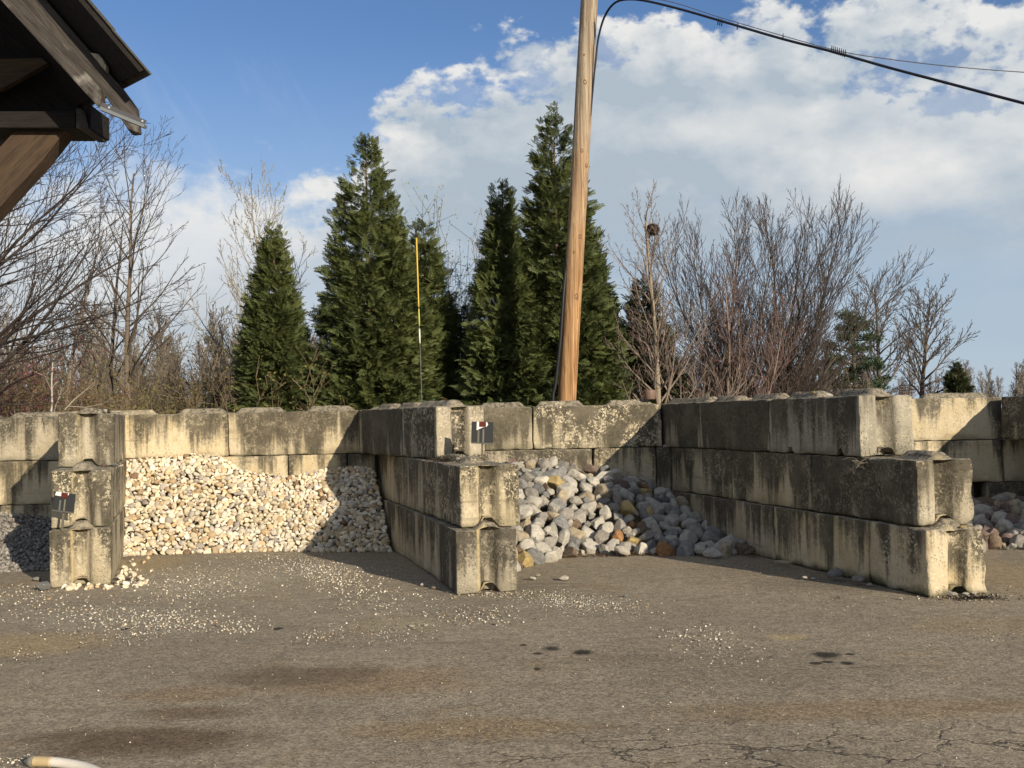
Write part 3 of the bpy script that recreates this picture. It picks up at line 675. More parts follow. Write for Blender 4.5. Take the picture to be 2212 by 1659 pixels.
def loose():
    rs = np.random.RandomState(77)
    def st(u, v, px, color, label, name='loose_stone', sc=(1, .8, .6), lift=.45):
        v = v + px * (.38 if px > 15 else .2)
        p = gp(u, v); r = px / CAM_F * p.y / 2 * 1.2
        return boulder(p.x, p.y, r * lift, r, rs, label, 'loose stones on the yard', color, name=name, cat='stone', rot=Euler((rs.normal(0, .15), rs.normal(0, .15), rs.uniform(-.6, .6))), sc=sc)
    st(1217, 1246, 20, 'white', 'flat white stone alone on the asphalt before the boulders')
    st(1161, 1243, 12, 'tan', 'small tan stone between boulders and the middle wall foot'); st(1150, 1250, 13, 'white', 'small white chip beside the small tan stone')
    st(1352, 1287, 12, 'blue grey', 'little dark grey stone on gravelly asphalt'); st(1738, 1250, 11, 'white', 'upright white pebble in the shade of the right wall', lift=.7)
    st(1756, 1250, 10, 'white', 'smaller white pebble right beside the upright one'); st(1612, 1223, 7, 'white', 'tiny white pebble in the shade near the boulders')
    st(1945, 1293, 9, 'white', 'white pebble in the sun before the right wall'); st(1806, 1240, 34, 'blue grey', 'dark jagged stone against the foot of the right wall', lift=.75, sc=(1, .8, .85))
    st(1857, 1252, 28, 'mid grey', 'smooth greenish grey stone against the foot of the right wall', lift=.7, sc=(1, .8, .8)); st(1879, 1263, 13, 'pale grey', 'small pale stone beside the smooth grey one')
    st(1692, 1199, 24, 'mid grey', 'round grey stone leaning on the right wall', lift=.9, sc=(1, .9, .9)); st(1692, 1211, 34, 'tan', 'long flat tan stone under the round grey one', sc=(1, .35, .35))
    st(1541, 1191, 38, 'pale grey', 'pale boulder strayed from the foot of the boulder heap', sc=(1, .8, .65)); st(1623, 1192, 28, 'brown', 'brown cobble last of the boulder heap beside the right wall', lift=.7)
    st(1347, 1190, 34, 'white', 'big white boulder standing at the foot of the heap', sc=(1, .9, .75), lift=.7); st(1812, 1290, 9, 'brown', 'brown pebble on asphalt before the right wall')
    st(95, 1262, 36, 'blue grey', 'dark stone in the shade left of the left wall foot', sc=(1, .8, .7)); st(82, 1248, 20, 'mid grey', 'smaller stone behind the dark shaded one')
    st(2060, 1281, 16, 'white', 'white stone under the front end of the right wall'); st(2085, 1283, 14, 'pale grey', 'pale grey stone at the right wall foot'); st(2105, 1281, 15, 'white', 'outer white stone at the right wall foot')
    st(2127, 1279, 13, 'tan', 'tan stone at the right corner of the right wall'); st(2042, 1278, 26, 'mid grey', 'grey stone wedged in the slot under the right wall', sc=(1, .8, .5))
    st(915, 1263, 13, 'white', 'pale stone at the shaded foot of the middle wall'); st(938, 1270, 12, 'tan', 'tan stone at the foot of the middle wall'); st(1053, 1282, 12, 'white', 'white chip in the slot under the middle wall'); st(890, 1353, 9, 'white', 'two tone pebble on the open asphalt')
    st(895, 1358, 10, 'tan', 'tan pebble touching the two tone one'); st(921, 1351, 9, 'white', 'white chip right of the touching pebbles')
    # stones lying on the walls
    def on(x, y, z, r, color, label, sc=(1, .8, .6)):
        boulder(x, y, z + r * sc[2] * .72, r, rs, label, 'stones lying on the walls', color, name='loose_stone', cat='stone', rot=Euler((rs.normal(0, .1), rs.normal(0, .1), rs.uniform(0, 3))), sc=sc)
    zt = 2 * CH + BH
    for k, (dx, dy, r, c, w) in enumerate(((.12, .10, .05, 'tan', 'flat tan stone at the left end'), (.44, .10, .065, 'white', 'biggest white stone'), (.52, .14, .045, 'white', 'white stone right of the biggest one'), (.36, .13, .035, 'white', 'small white pebble left of the biggest one'), (.20, .32, .04, 'pale grey', 'pale grey pebble near the middle'), (.50, .35, .04, 'white', 'rearmost white pebble'))):
        on(-5.20 + dx, 12.25 + dx * .3 + dy, zt, r, c, w + ' on top of the left dividing wall')
    zm = CH + BH
    for (dx, dy, r, c, w) in ((.33, .30, .05, 'mauve', 'pinkish stone'), (.42, .34, .06, 'blue grey', 'dark stone'), (.50, .30, .035, 'white', 'white pebble'), (.29, .36, .035, 'tan', 'tan pebble')):
        on(-4.95 + dx, 11.7 + dx * .3 + dy, zm, r, c, w + ' on the ledge of the left dividing wall')
    on(3.33, 11.85, zt, .10, 'yellowish', 'yellow stone on top of the right dividing wall', (1, .7, .55)); on(3.45, 11.7, zt, .06, 'pale grey', 'grey pebble beside the yellow stone on the wall')
    on(4.05, 9.72, CH - .02, .075, 'yellowish', 'yellow sliver wedged between bottom and middle blocks of the right wall', (1, .4, .3))
    on(-2.3, 15.13, zm, .05, 'white', 'white pebble in the corner on the back wall ledge'); on(-2.16, 15.12, zm, .035, 'tan', 'tan pebble in the corner on the back wall ledge')
    for k in range(5):
        on(2.13 + .07 * k, 15.06 + .03 * (k % 2), zm, .045 - .004 * (k % 3), ['pale grey', 'white', 'tan', 'pale grey', 'mid grey'][k], ['pale grey', 'white', 'tan', 'flat pale grey', 'dark grey'][k] + ' stone on the ledge in the corner by the right wall')
    for k in range(4):
        on(7.12 + .09 * k, 15.05 + .03 * (k % 2), zm, .06, ['pale grey', 'mid grey', 'tan', 'white'][k], ['pale grey', 'mid grey', 'tan', 'white'][k] + ' stone on the ledge at the right edge')
loose()

# --- crushed chips and pebbles strewn on the asphalt
def pebbles():
    rs = np.random.RandomState(3)
    shapes = [stone_shape(700 + i, 1, 3, .6) for i in range(6)]
    V, F, K, n0 = [], [], [], 0
    def put(u, v, r, dark=0.0):
        nonlocal n0
        p = gp(u, v); P, Fq = shapes[rs.randint(6)]; q = np.array(stone_rot(rs, .3).to_matrix())
        if p.y > 14.2 or p.y < 3: return
        c = np.array((.66, .60, .48)) * rs.uniform(.5, 1.1) if rs.rand() > dark else np.array((.10, .09, .08)) * rs.uniform(.4, 1.4)
        if rs.rand() < .12: c = np.array((.42, .30, .17))
        r = r * .55 * rs.choice([.5, .7, .9, 1.2], p=[.3, .35, .25, .1]); V.append(P @ q.T * r + (p.x, p.y, r * .35)); F.append(Fq + n0); K.append(np.tile(c, (len(P), 1))); n0 += len(P)
    def blob(n, u, v, su, sv, r0, r1, dark=0.1, tilt=0.0):
        n = int(n * .95)
        for _ in range(n):
            a, b = rs.normal(), rs.normal()
            put(u + a * su, v + b * sv + a * su * tilt, rs.uniform(r0, r1) ** 1.0, dark)
    blob(420, 200, 1320, 110, 20, .009, .022); blob(520, 340, 1342, 75, 13, .008, .020); blob(150, 60, 1282, 50, 12, .010, .026); blob(200, 250, 1372, 90, 12, .007, .015, .25)
    blob(380, 430, 1275, 70, 20, .008, .022); blob(320, 420, 1245, 80, 14, .008, .018); blob(500, 640, 1222, 90, 12, .008, .020, .05, .10); blob(420, 700, 1240, 50, 18, .008, .022, .05, .15)
    blob(280, 760, 1262, 60, 14, .009, .022, .1, .2); blob(240, 790, 1300, 70, 16, .008, .018); blob(150, 500, 1352, 50, 9, .009, .022); blob(110, 690, 1374, 30, 6, .008, .016, .4)
    blob(260, 860, 1365, 70, 14, .006, .014, .3); blob(300, 1020, 1330, 55, 12, .007, .018, .2); blob(650, 1225, 1298, 70, 10, .007, .017, .15, .08); blob(200, 1330, 1315, 60, 12, .006, .014, .3)
    blob(120, 1075, 1283, 40, 4, .008, .02); blob(200, 1560, 1400, 60, 22, .006, .016, .45); blob(140, 1500, 1370, 40, 12, .007, .018, .3); blob(150, 2080, 1287, 45, 6, .010, .024, .65)
    blob(120, 1850, 1300, 150, 18, .005, .012, .6); blob(150, 1500, 1500, 110, 26, .005, .012, .75); blob(60, 30, 1645, 25, 8, .008, .016, .3); blob(120, 30, 1415, 50, 10, .006, .014, .5); blob(90, 2110, 1375, 60, 10, .006, .014, .8)
    blob(70, 350, 1260, 130, 6, .01, .024)
    for _ in range(3000):                                            # thinly over the whole yard
        Y = 4.9 + 9 * rs.rand() ** 1.3; u = rs.uniform(-40, 2260)
        v = 900 + (1106 - u) * .021 + CAM_H * CAM_F / Y
        put(u, v, rs.choice([.003, .004, .005, .0065, .009]) * (1.2 if Y > 8 else 1), .45)
    o = mesh_np('gravel', np.concatenate(V), np.concatenate(F), M_CREAM, None, np.concatenate(K), False); o['own'] = 0.0
    tag(o, 'pale stone chips and grit strewn over the asphalt yard', 'gravel', kind='stuff')
pebbles()
def gravel_heap():
    rs = np.random.RandomState(4)
    n = 40; xs = np.linspace(-9.2, -5.3, n); ys = np.linspace(12.6, 15.05, n); X, Y = np.meshgrid(xs, ys)
    H = .50 * np.clip((Y - 12.9) / 2.0, 0, 1) ** 1.2 * (1 - .25 * np.sin((X + 7) * 1.4)); H += .03 * vnoise(np.stack([X, Y, 0 * X], -1), 2.5, 3, 3)
    H = np.where(X > -5.55, H * .6, H)
    V = np.stack([X, Y, H - .02], -1).reshape(-1, 3); I = np.arange(n * n).reshape(n, n)
    F = [np.stack([I[:-1, :-1], I[:-1, 1:], I[1:, 1:], I[1:, :-1]], -1).reshape(-1, 4)]
    VV = [V]; KK = [np.tile((.20, .185, .16), (len(V), 1))]; T = []; n0 = len(V); shp = [stone_shape(800 + i, 0, 2, .7) for i in range(5)]
    for _ in range(5200):
        i, j = rs.randint(n), rs.randint(n); P, Fq = shp[rs.randint(5)]; r = rs.uniform(.012, .028); q = np.array(stone_rot(rs, .8).to_matrix())
        x, y = X[i, j] + rs.uniform(-.05, .05), Y[i, j] + rs.uniform(-.03, .03)
        if x > A_right(y) - .62: continue
        VV.append(P @ q.T * r + (x, y, H[i, j] + .002)); T.append(Fq + n0); n0 += len(P)
        KK.append(np.tile(np.array((.23, .215, .19)) * rs.uniform(.5, 1.5), (len(P), 1)))
    o = mesh_np('gravel_heap', np.concatenate(VV), [F[0], np.concatenate(T)], M_CREAM, None, np.concatenate(KK), False); o['own'] = 0.0
    tag(o, 'low heap of fine grey gravel in the shaded bay at the far left', 'gravel', kind='stuff')
gravel_heap()

# ------------------------------------------------------------------ tubes and bare trees
def tubes(lines, sides=4):
    """lines: list of (points (n,3), radii (n,)) -> vertices and quads"""
    VV, FF, n0 = [], [], 0
    byn = {}
    for p, r in lines: byn.setdefault((len(p), 5 if r[0] > .03 and sides > 3 else (4 if r[0] > .012 and sides > 3 else 3)), []).append((p, r))
    for (n, k), L in byn.items():
        P = np.array([q[0] for q in L], float); R = np.array([q[1] for q in L], float)
        T = np.gradient(P, axis=1); T /= np.linalg.norm(T, axis=2, keepdims=True) + 1e-12
        ref = np.where(np.abs(T[:, :1, 2:3]) > .9, np.array([1., 0, 0]), np.array([0, 0, 1.]))
        A = np.cross(T, np.broadcast_to(ref, T.shape)); A /= np.linalg.norm(A, axis=2, keepdims=True) + 1e-12
        B = np.cross(T, A); ang = np.arange(k) / k * 2 * np.pi
        ring = P[:, :, None] + R[:, :, None, None] * (A[:, :, None] * np.cos(ang)[:, None] + B[:, :, None] * np.sin(ang)[:, None])
        m = len(L); VV.append(ring.reshape(-1, 3)); I = (n0 + np.arange(m * n * k)).reshape(m, n, k); J = np.roll(I, -1, 2)
        FF.append(np.stack([I[:, :-1], J[:, :-1], J[:, 1:], I[:, 1:]], -1).reshape(-1, 4)); n0 += m * n * k
    return np.concatenate(VV), np.concatenate(FF)
UP = np.array([0, 0, 1.])
def unit(v): return v / (np.linalg.norm(v) + 1e-12)
def grow(rs, out, tips, p, d, L, r, lv, S, rmin):
    n = S['n'][lv]; pts = [np.array(p, float)]; d = unit(np.array(d, float)); dirs = [d]
    for i in range(n):
        d = unit(d + rs.normal(0, S['wob'][lv], 3) + UP * S['up'][lv] / n); pts.append(pts[-1] + d * L / n); dirs.append(d)
    rr = np.maximum(r * np.linspace(1, S['tap'][lv], n + 1), rmin)
    out.setdefault(lv, []).append((np.array(pts), rr))
    if lv + 1 >= len(S['n']): tips.append((pts[-1], d)); tips.append((pts[len(pts) // 2], d)); return
    cnt = S['kids'][lv]; cnt = int(cnt * rs.uniform(.8, 1.2) * (1 if lv == 0 else min(1.0, .45 + .55 * L / S['ref'][lv]))); ga = rs.uniform(0, 6.28)
    for c in range(cnt):
        f = S['from'][lv] + (1 - S['from'][lv]) * (c + rs.uniform(.1, .9)) / max(cnt, 1)
        x = f * n; i = min(int(x), n - 1); q = pts[i] + (pts[i + 1] - pts[i]) * (x - i); dd = dirs[min(i + 1, n)]
        ga += 2.4 + rs.normal(0, .4)
        a = unit(np.cross(dd, UP if abs(dd[2]) < .95 else np.array([1., 0, 0]))); b = np.cross(dd, a)
        side = a * math.cos(ga) + b * math.sin(ga)
        an = S['ang'][lv] * rs.uniform(.75, 1.25) * (1 - .35 * f)
        ch = unit(dd * math.cos(an) + side * math.sin(an))
        prof = S['prof'](f) if lv == 0 and 'prof' in S else 1 - .55 * f
        cl = S['len'][lv + 1] * prof * rs.uniform(.7, 1.25) * (L / S['ref'][lv] if lv else 1)
        grow(rs, out, tips, q, ch, cl, max(rr[i] * S['rad'][lv], rmin), lv + 1, S, rmin)
def style(**kw):
    S = dict(n=(9, 6, 4, 3, 2), wob=(.05, .09, .12, .14, .16), up=(.0, .35, .25, .2, .1), tap=(.25, .25, .35, .5, .6), kids=(16, 8, 6, 4), ang=(.8, .7, .7, .7), rad=(.55, .55, .6, .7), len=(6, 2.0, .9, .42, .2))
    S['from'] = (.3, .2, .15, .15); S.update(kw); S['ref'] = S['len']; return S
def bare_tree(name, label, x, y, S, seed, r0, col, rmin=.0035, dirs=((0, 0, 1),), lens=None, buds=None, budcol=None, group='bare trees behind the walls', twigcol=None, cat='tree', split=True, z0=-.05, radii=None, extra=None):
    rs = np.random.RandomState(seed); out = {}; tips = []
    root = empty(name, (x, y, 0)); tag(root, label, cat, group)
    for i, dv in enumerate(dirs):
        L = (lens[i] if lens else S['len'][0]); off = np.array([0, 0, z0]) if len(dirs) == 1 else np.array([dv[0] * .25, dv[1] * .25, z0])
        grow(rs, out, tips, off, dv, L, radii[i] if radii else r0, 0, S, rmin)
    c = np.array(col); tc = np.array(twigcol if twigcol is not None else c * .8)
    V, F = tubes(out[0]); mesh_np('trunk', V, F, M_BARK, root, np.tile(c, (len(V), 1)) * (1 + .15 * vnoise(V, 3, 1, 2)[:, None]))
    L1 = [q for k in out if k > 0 for q in out[k]]
    V, F = tubes(L1)
    k = np.tile(tc, (len(V), 1)) * (1 + .2 * vnoise(V, 2, 4, 2)[:, None])
    mesh_np('crown', V, F, M_BARK, root, k)
    if buds:
        n = min(len(tips) * buds, 30000); T = np.array([t[0] for t in tips]); D = np.array([t[1] for t in tips]); j = rs.randint(len(T), size=n)
        p = T[j] - D[j] * rs.uniform(0, .25, (n, 1)) + rs.normal(0, .012, (n, 3)); s = rs.uniform(.008, .02, (n, 1)) * (extra or 1)
        a = rs.normal(size=(n, 3)); a /= np.linalg.norm(a, axis=1, keepdims=True); b = np.cross(a, rs.normal(size=(n, 3))); b /= np.linalg.norm(b, axis=1, keepdims=True)
        V = np.stack([p - a * s, p + b * s * .5, p + a * s, p - b * s * .5], 1).reshape(-1, 3)
        mesh_np('bud_cover', V, np.arange(4 * n).reshape(-1, 4), M_BUD, root, np.repeat(np.array(budcol) * rs.uniform(.6, 1.3, (n, 1)), 4, 0), False)
    return root, tips

GREYB = (.17, .145, .115); DARKB = (.085, .07, .055); REDB = (.15, .085, .07); PALE = (.30, .26, .20)
# the tree with the nest
def four(**kw):
    S = dict(n=(10, 8, 5, 3), wob=(.05, .075, .09, .10), up=(.0, .45, .30, .2), tap=(.18, .22, .35, .6), kids=(26, 9, 5), ang=(.8, .6, .6), rad=(.40, .50, .6), len=(6, 2.2, .95, .42))
    S['from'] = (.25, .18, .15); S.update(kw); S['ref'] = S['len']; return S
ov = lambda f: max(.30, 1.12 - .85 * f)
bare_tree('bare_tree', 'grey bare tree holding a bird nest, right of the utility pole', 2.60, 19.0,
    four(len=(5.3, 2.25, .95, .42), kids=(36, 11, 6), ang=(.85, .62, .65), wob=(.015, .075, .10, .11), prof=ov, **{'from': (.15, .15, .15)}), 5, .085, (.27, .225, .165), .0038, buds=1, budcol=(.20, .09, .085), twigcol=(.20, .16, .13), extra=.8)
def nest():
    rs = np.random.RandomState(4); c = at(1409, 496, 19.0); L = []
    for _ in range(170):
        d = unit(rs.normal(size=3)); p = d * np.array([.09, .09, .07]) * rs.uniform(.4, 1.25); t = unit(np.cross(d, rs.normal(size=3))); L.append((np.array([p - t * .09, p + d * .01, p + t * .09]), np.full(3, .006)))
    V, F = tubes(L, 3); o = mesh_np('bird_nest', V, F, M_BARK, None, np.tile((.07, .05, .04), (len(V), 1))); o.location = c
    tag(o, 'dark twig nest high in the grey bare tree', 'nest')
nest()
# vase shaped, many stems
dv = []; ln = []; rd = []
for i in range(13):
    a = i * 2.4; t = .03 + .34 * math.sqrt((i + .5) / 13); dv.append((math.sin(t) * math.cos(a) + (.10 if math.cos(a) > 0 else 0), math.sin(t) * math.sin(a), math.cos(t))); ln.append(5.75 - 4.5 * t * t); rd.append(.050 - .0012 * i)
bare_tree('bare_tree', 'dense vase shaped bare tree with many upright stems', 5.0, 22.0,
    four(len=(5.2, 1.9, 1.0, .5), n=(9, 7, 5, 3), kids=(30, 12, 6), ang=(.60, .42, .42), up=(.30, .40, .3, .2), wob=(.07, .075, .09, .09), rad=(.42, .5, .6), **{'from': (.15, .12, .12)}), 7, .05, (.10, .082, .07), .0037, dv, ln, radii=rd, twigcol=(.085, .068, .06))
dv = [(math.sin(t) * math.cos(a), math.sin(t) * math.sin(a), math.cos(t)) for a, t in ((.2, .14), (1.8, .26), (3.3, .30), (4.4, .18), (5.4, .32))]
bare_tree('bare_tree', 'slim multi stemmed tree with reddish buds beside the vase shaped one', 4.2, 20.8,
    four(len=(4.2, 1.7, .85, .4), kids=(17, 8, 5), ang=(.6, .6, .6), up=(.2, .4, .3, .2), **{'from': (.25, .2, .15)}), 9, .055, (.25, .19, .15), .0036, dv, [4.3, 4.0, 3.7, 4.1, 3.5], buds=1, budcol=(.24, .07, .075), twigcol=(.19, .14, .12), extra=.9)
bare_tree('bare_tree', 'low spreading pale barked bare shrub tree under the vase tree', 3.7, 19.6,
    four(len=(2.0, 2.0, .85, .4), kids=(18, 7, 4), ang=(1.15, .6, .6), up=(0, .15, .2, .2), **{'from': (.2, .2, .15)}), 19, .045, (.32, .28, .22), .0036, twigcol=(.29, .25, .20))
bare_tree('bare_tree', 'low arching bare tree reaching to the right of the vase tree', 6.5, 23.0,
    four(len=(2.6, 2.6, 1.2, .5), kids=(20, 9, 5), ang=(1.0, .5, .5), up=(0, .35, .3, .2), **{'from': (.2, .2, .15)}), 29, .06, (.13, .105, .088), .0044, twigcol=(.13, .105, .09))
# left: pale budding tree behind the small arborvitae
bare_tree('bare_tree', 'tall pale budding tree behind the smallest arborvitae', -4.75, 22.0,
    four(len=(6.1, 2.7, 1.1, .45), kids=(36, 10, 6), rad=(.36, .5, .6), ang=(.8, .6, .6), up=(0, .75, .5, .3), **{'from': (.2, .2, .15)}), 11, .075, (.30, .265, .215), .0046, buds=2, budcol=(.34, .32, .20), twigcol=(.27, .24, .19), extra=1.1)
bare_tree('bare_tree', 'thin bare tree in the gap between the tall arborvitaes', -.75, 23.0,
    four(len=(5.4, 1.9, .9, .4), kids=(17, 7, 4), ang=(.5, .5, .6), up=(0, .6, .4, .3), **{'from': (.3, .2, .15)}), 13, .05, (.26, .20, .17), .0038, dirs=((0, 0, 1), (.3, 0, 1), (-.25, .1, 1)), lens=(5.9, 5.0, 4.8), twigcol=(.25, .19, .165))
# forest trees at the left
fs = dict(ang=(.85, .65, .65), up=(.1, .4, .3, .2), wob=(.05, .09, .11, .12))
bare_tree('bare_tree', 'tallest straight trunked bare tree at the left', -8.75, 24.0, four(len=(7.4, 2.4, 1.05, .45), kids=(26, 8, 5), prof=lambda f: .55 + .6 * math.sin(3.1 * f), **{'from': (.28, .2, .15)}, **fs), 15, .10, (.155, .125, .095), .004, dirs=((.10, 0, 1),), twigcol=DARKB)
bare_tree('bare_tree', 'slanting bare trunk left of the tallest left tree', -9.6, 25.0, four(len=(6.4, 2.0, .95, .42), kids=(17, 7, 4), **{'from': (.40, .2, .15)}, **fs), 16, .085, (.12, .10, .08), .004, dirs=((.14, 0, 1),), twigcol=DARKB)
bare_tree('bare_tree', 'crooked dark tree with broken limbs left of the smallest arborvitae', -7.0, 23.0, four(len=(5.9, 1.7, .8, .4), n=(12, 6, 4, 3), kids=(11, 6, 4), ang=(.9, .7, .7), up=(.0, .1, .2, .2), wob=(.12, .15, .15, .15), **{'from': (.25, .2, .15)}), 40, .085, (.10, .082, .065), .004, dirs=((.07, 0, 1),), twigcol=DARKB)
bare_tree('bare_tree', 'bare tree with a grey trunk near the left edge', -10.6, 25.0, four(len=(6.6, 2.2, 1.0, .42), kids=(18, 7, 4), **{'from': (.35, .2, .15)}, **fs), 18, .085, (.20, .17, .14), .004, twigcol=DARKB)
bare_tree('bare_tree', 'fine twigged bare tree right behind the crooked one', -6.1, 26.0, four(len=(4.6, 2.0, 1.0, .45), kids=(22, 8, 5), **{'from': (.2, .2, .15)}, **fs), 20, .06, (.13, .11, .09), .0042, twigcol=(.14, .115, .095))
bare_tree('bare_tree', 'brown fine twigged bush tree between smallest and tall left arborvitaes', -3.55, 21.5, four(len=(3.4, 1.5, .85, .42), kids=(30, 9, 6), **{'from': (.1, .2, .15)}, **fs), 21, .05, (.24, .18, .12), .004, buds=2, budcol=(.24, .19, .09), twigcol=(.24, .175, .12))
bare_tree('sapling', 'thin white barked sapling close behind the left back wall', -7.12, 16.6, style(len=(2.75, .9, .5, .3, .2), kids=(7, 3, 2, 1), ang=(.85, .6, .6, .6), **{'from': (.3, .2, .2, .2)}), 22, .035, (.46, .43, .38), .0035, twigcol=(.42, .38, .33), cat='sapling')
# the wide tree whose limbs come in from the left
rs_ = np.random.RandomState(6); dv, ln, rd = [], [], []
def left_tree():
    S = four(n=(12, 8, 5, 3), len=(5.2, 2.1, .95, .42), kids=(17, 9, 5), ang=(.55, .55, .6), up=(.25, .15, .12, .15), wob=(.07, .085, .10, .11), rad=(.45, .5, .6), **{'from': (.22, .15, .15)})
    rs = np.random.RandomState(44); out = {}; tips = []; root = empty('bare_tree', (-9.9, 17.2, 0))
    tag(root, 'wide bare tree whose dark limbs sweep in from the left edge', 'tree', 'bare trees behind the walls')
    trunk = [(np.array([[0, 0, -.05], [.04, 0, 1.2], [0, .03, 2.4], [-.05, 0, 3.6], [-.1, 0, 4.6]]), np.array([.24, .2, .18, .15, .08]))]
    for i in range(17):
        z = .9 + 3.6 * i / 16; a = rs.normal(0, .42) if i % 4 else rs.uniform(1.5, 4.7)
        e = .16 + .50 * i / 16 + rs.normal(0, .05)
        d = (math.cos(a) * math.cos(e), math.sin(a) * math.cos(e), math.sin(e))
        grow(rs, out, tips, np.array([0, 0, z]), d, (5.3 if i % 4 else 3.6) * rs.uniform(.85, 1.12) * (1 - .18 * i / 16), .055 * rs.uniform(.7, 1.1), 0, S, .0036)
    V, F = tubes(trunk); mesh_np('trunk', V, F, M_BARK, root, np.tile((.11, .09, .07), (len(V), 1)))
    V, F = tubes([q for k in out for q in out[k]]); mesh_np('crown', V, F, M_BARK, root, np.tile((.065, .052, .045), (len(V), 1)))
left_tree()
# far trees at the right
def oak(label, x, y, H, seed, W=.55, rmin=.013, stems=7):
    bare_tree('bare_tree', label, x, y, four(len=(H * .86, H * .44, H * .19, H * .08), n=(8, 8, 5, 3), kids=(26, 14, 8), ang=(1.05, .65, .6), up=(.1, .35, .2, .2), wob=(.05, .09, .1, .1), rad=(.5, .5, .6), prof=lambda f: max(.3, 1.1 - .75 * f), **{'from': (.26, .22, .15)}), seed, .2, (.11, .09, .075), rmin, twigcol=(.115, .098, .085), group='far trees beyond the right wall')
oak('far round headed bare tree behind the dark pine', 22.5, 65.0, 10.3, 51)
oak('far round headed bare tree standing most to the right', 25.2, 66.0, 9.8, 52, .60)
oak('small far bare tree between the two round headed ones', 23.7, 70.0, 6.0, 53)
oak('small far bare tree left of the dark pine', 18.6, 60.0, 5.6, 54)
# ------------------------------------------------------------------ evergreens
def frond(rs):
    """a flat fan of scale-leaf twigs, about one unit long, growing along x and drooping at its tips"""
    V, F = [], []
    def blade(p, d, L, w):
        n = np.array([-d[1], d[0], 0]); k = len(V); q = p + d * L; m_ = p + d * L * .55
        V.extend([p, m_ + n * w, q, m_ - n * w]); F.append((k, k + 1, k + 2, k + 3))
    m = 5
    for i in range(m):
        f = (i + .5) / m; p = np.array([f, 0, 0]); a = .75 - .25 * f; L = .50 * (1 - .55 * f) + .08
        for s in (1, -1):
            d = np.array([math.cos(a), s * math.sin(a), 0]); blade(p, d, L * rs.uniform(.8, 1.15), .058)
            if i < 4:
                for t, s2 in ((.5, 1),):
                    a2 = a * s + s2 * .7; blade(p + d * L * t, np.array([math.cos(a2), math.sin(a2), 0]), L * .5, .055)
    blade(np.array([.0, 0, 0]), np.array([1., 0, 0]), 1.1, .04)
    V = np.array(V); V[:, 2] = -.22 * V[:, 0] ** 2 - .25 * np.abs(V[:, 1]) + .05 * vnoise(V, 4, rs.randint(99), 1)
    return V, np.array(F)
FR = [frond(np.random.RandomState(i)) for i in range(5)]
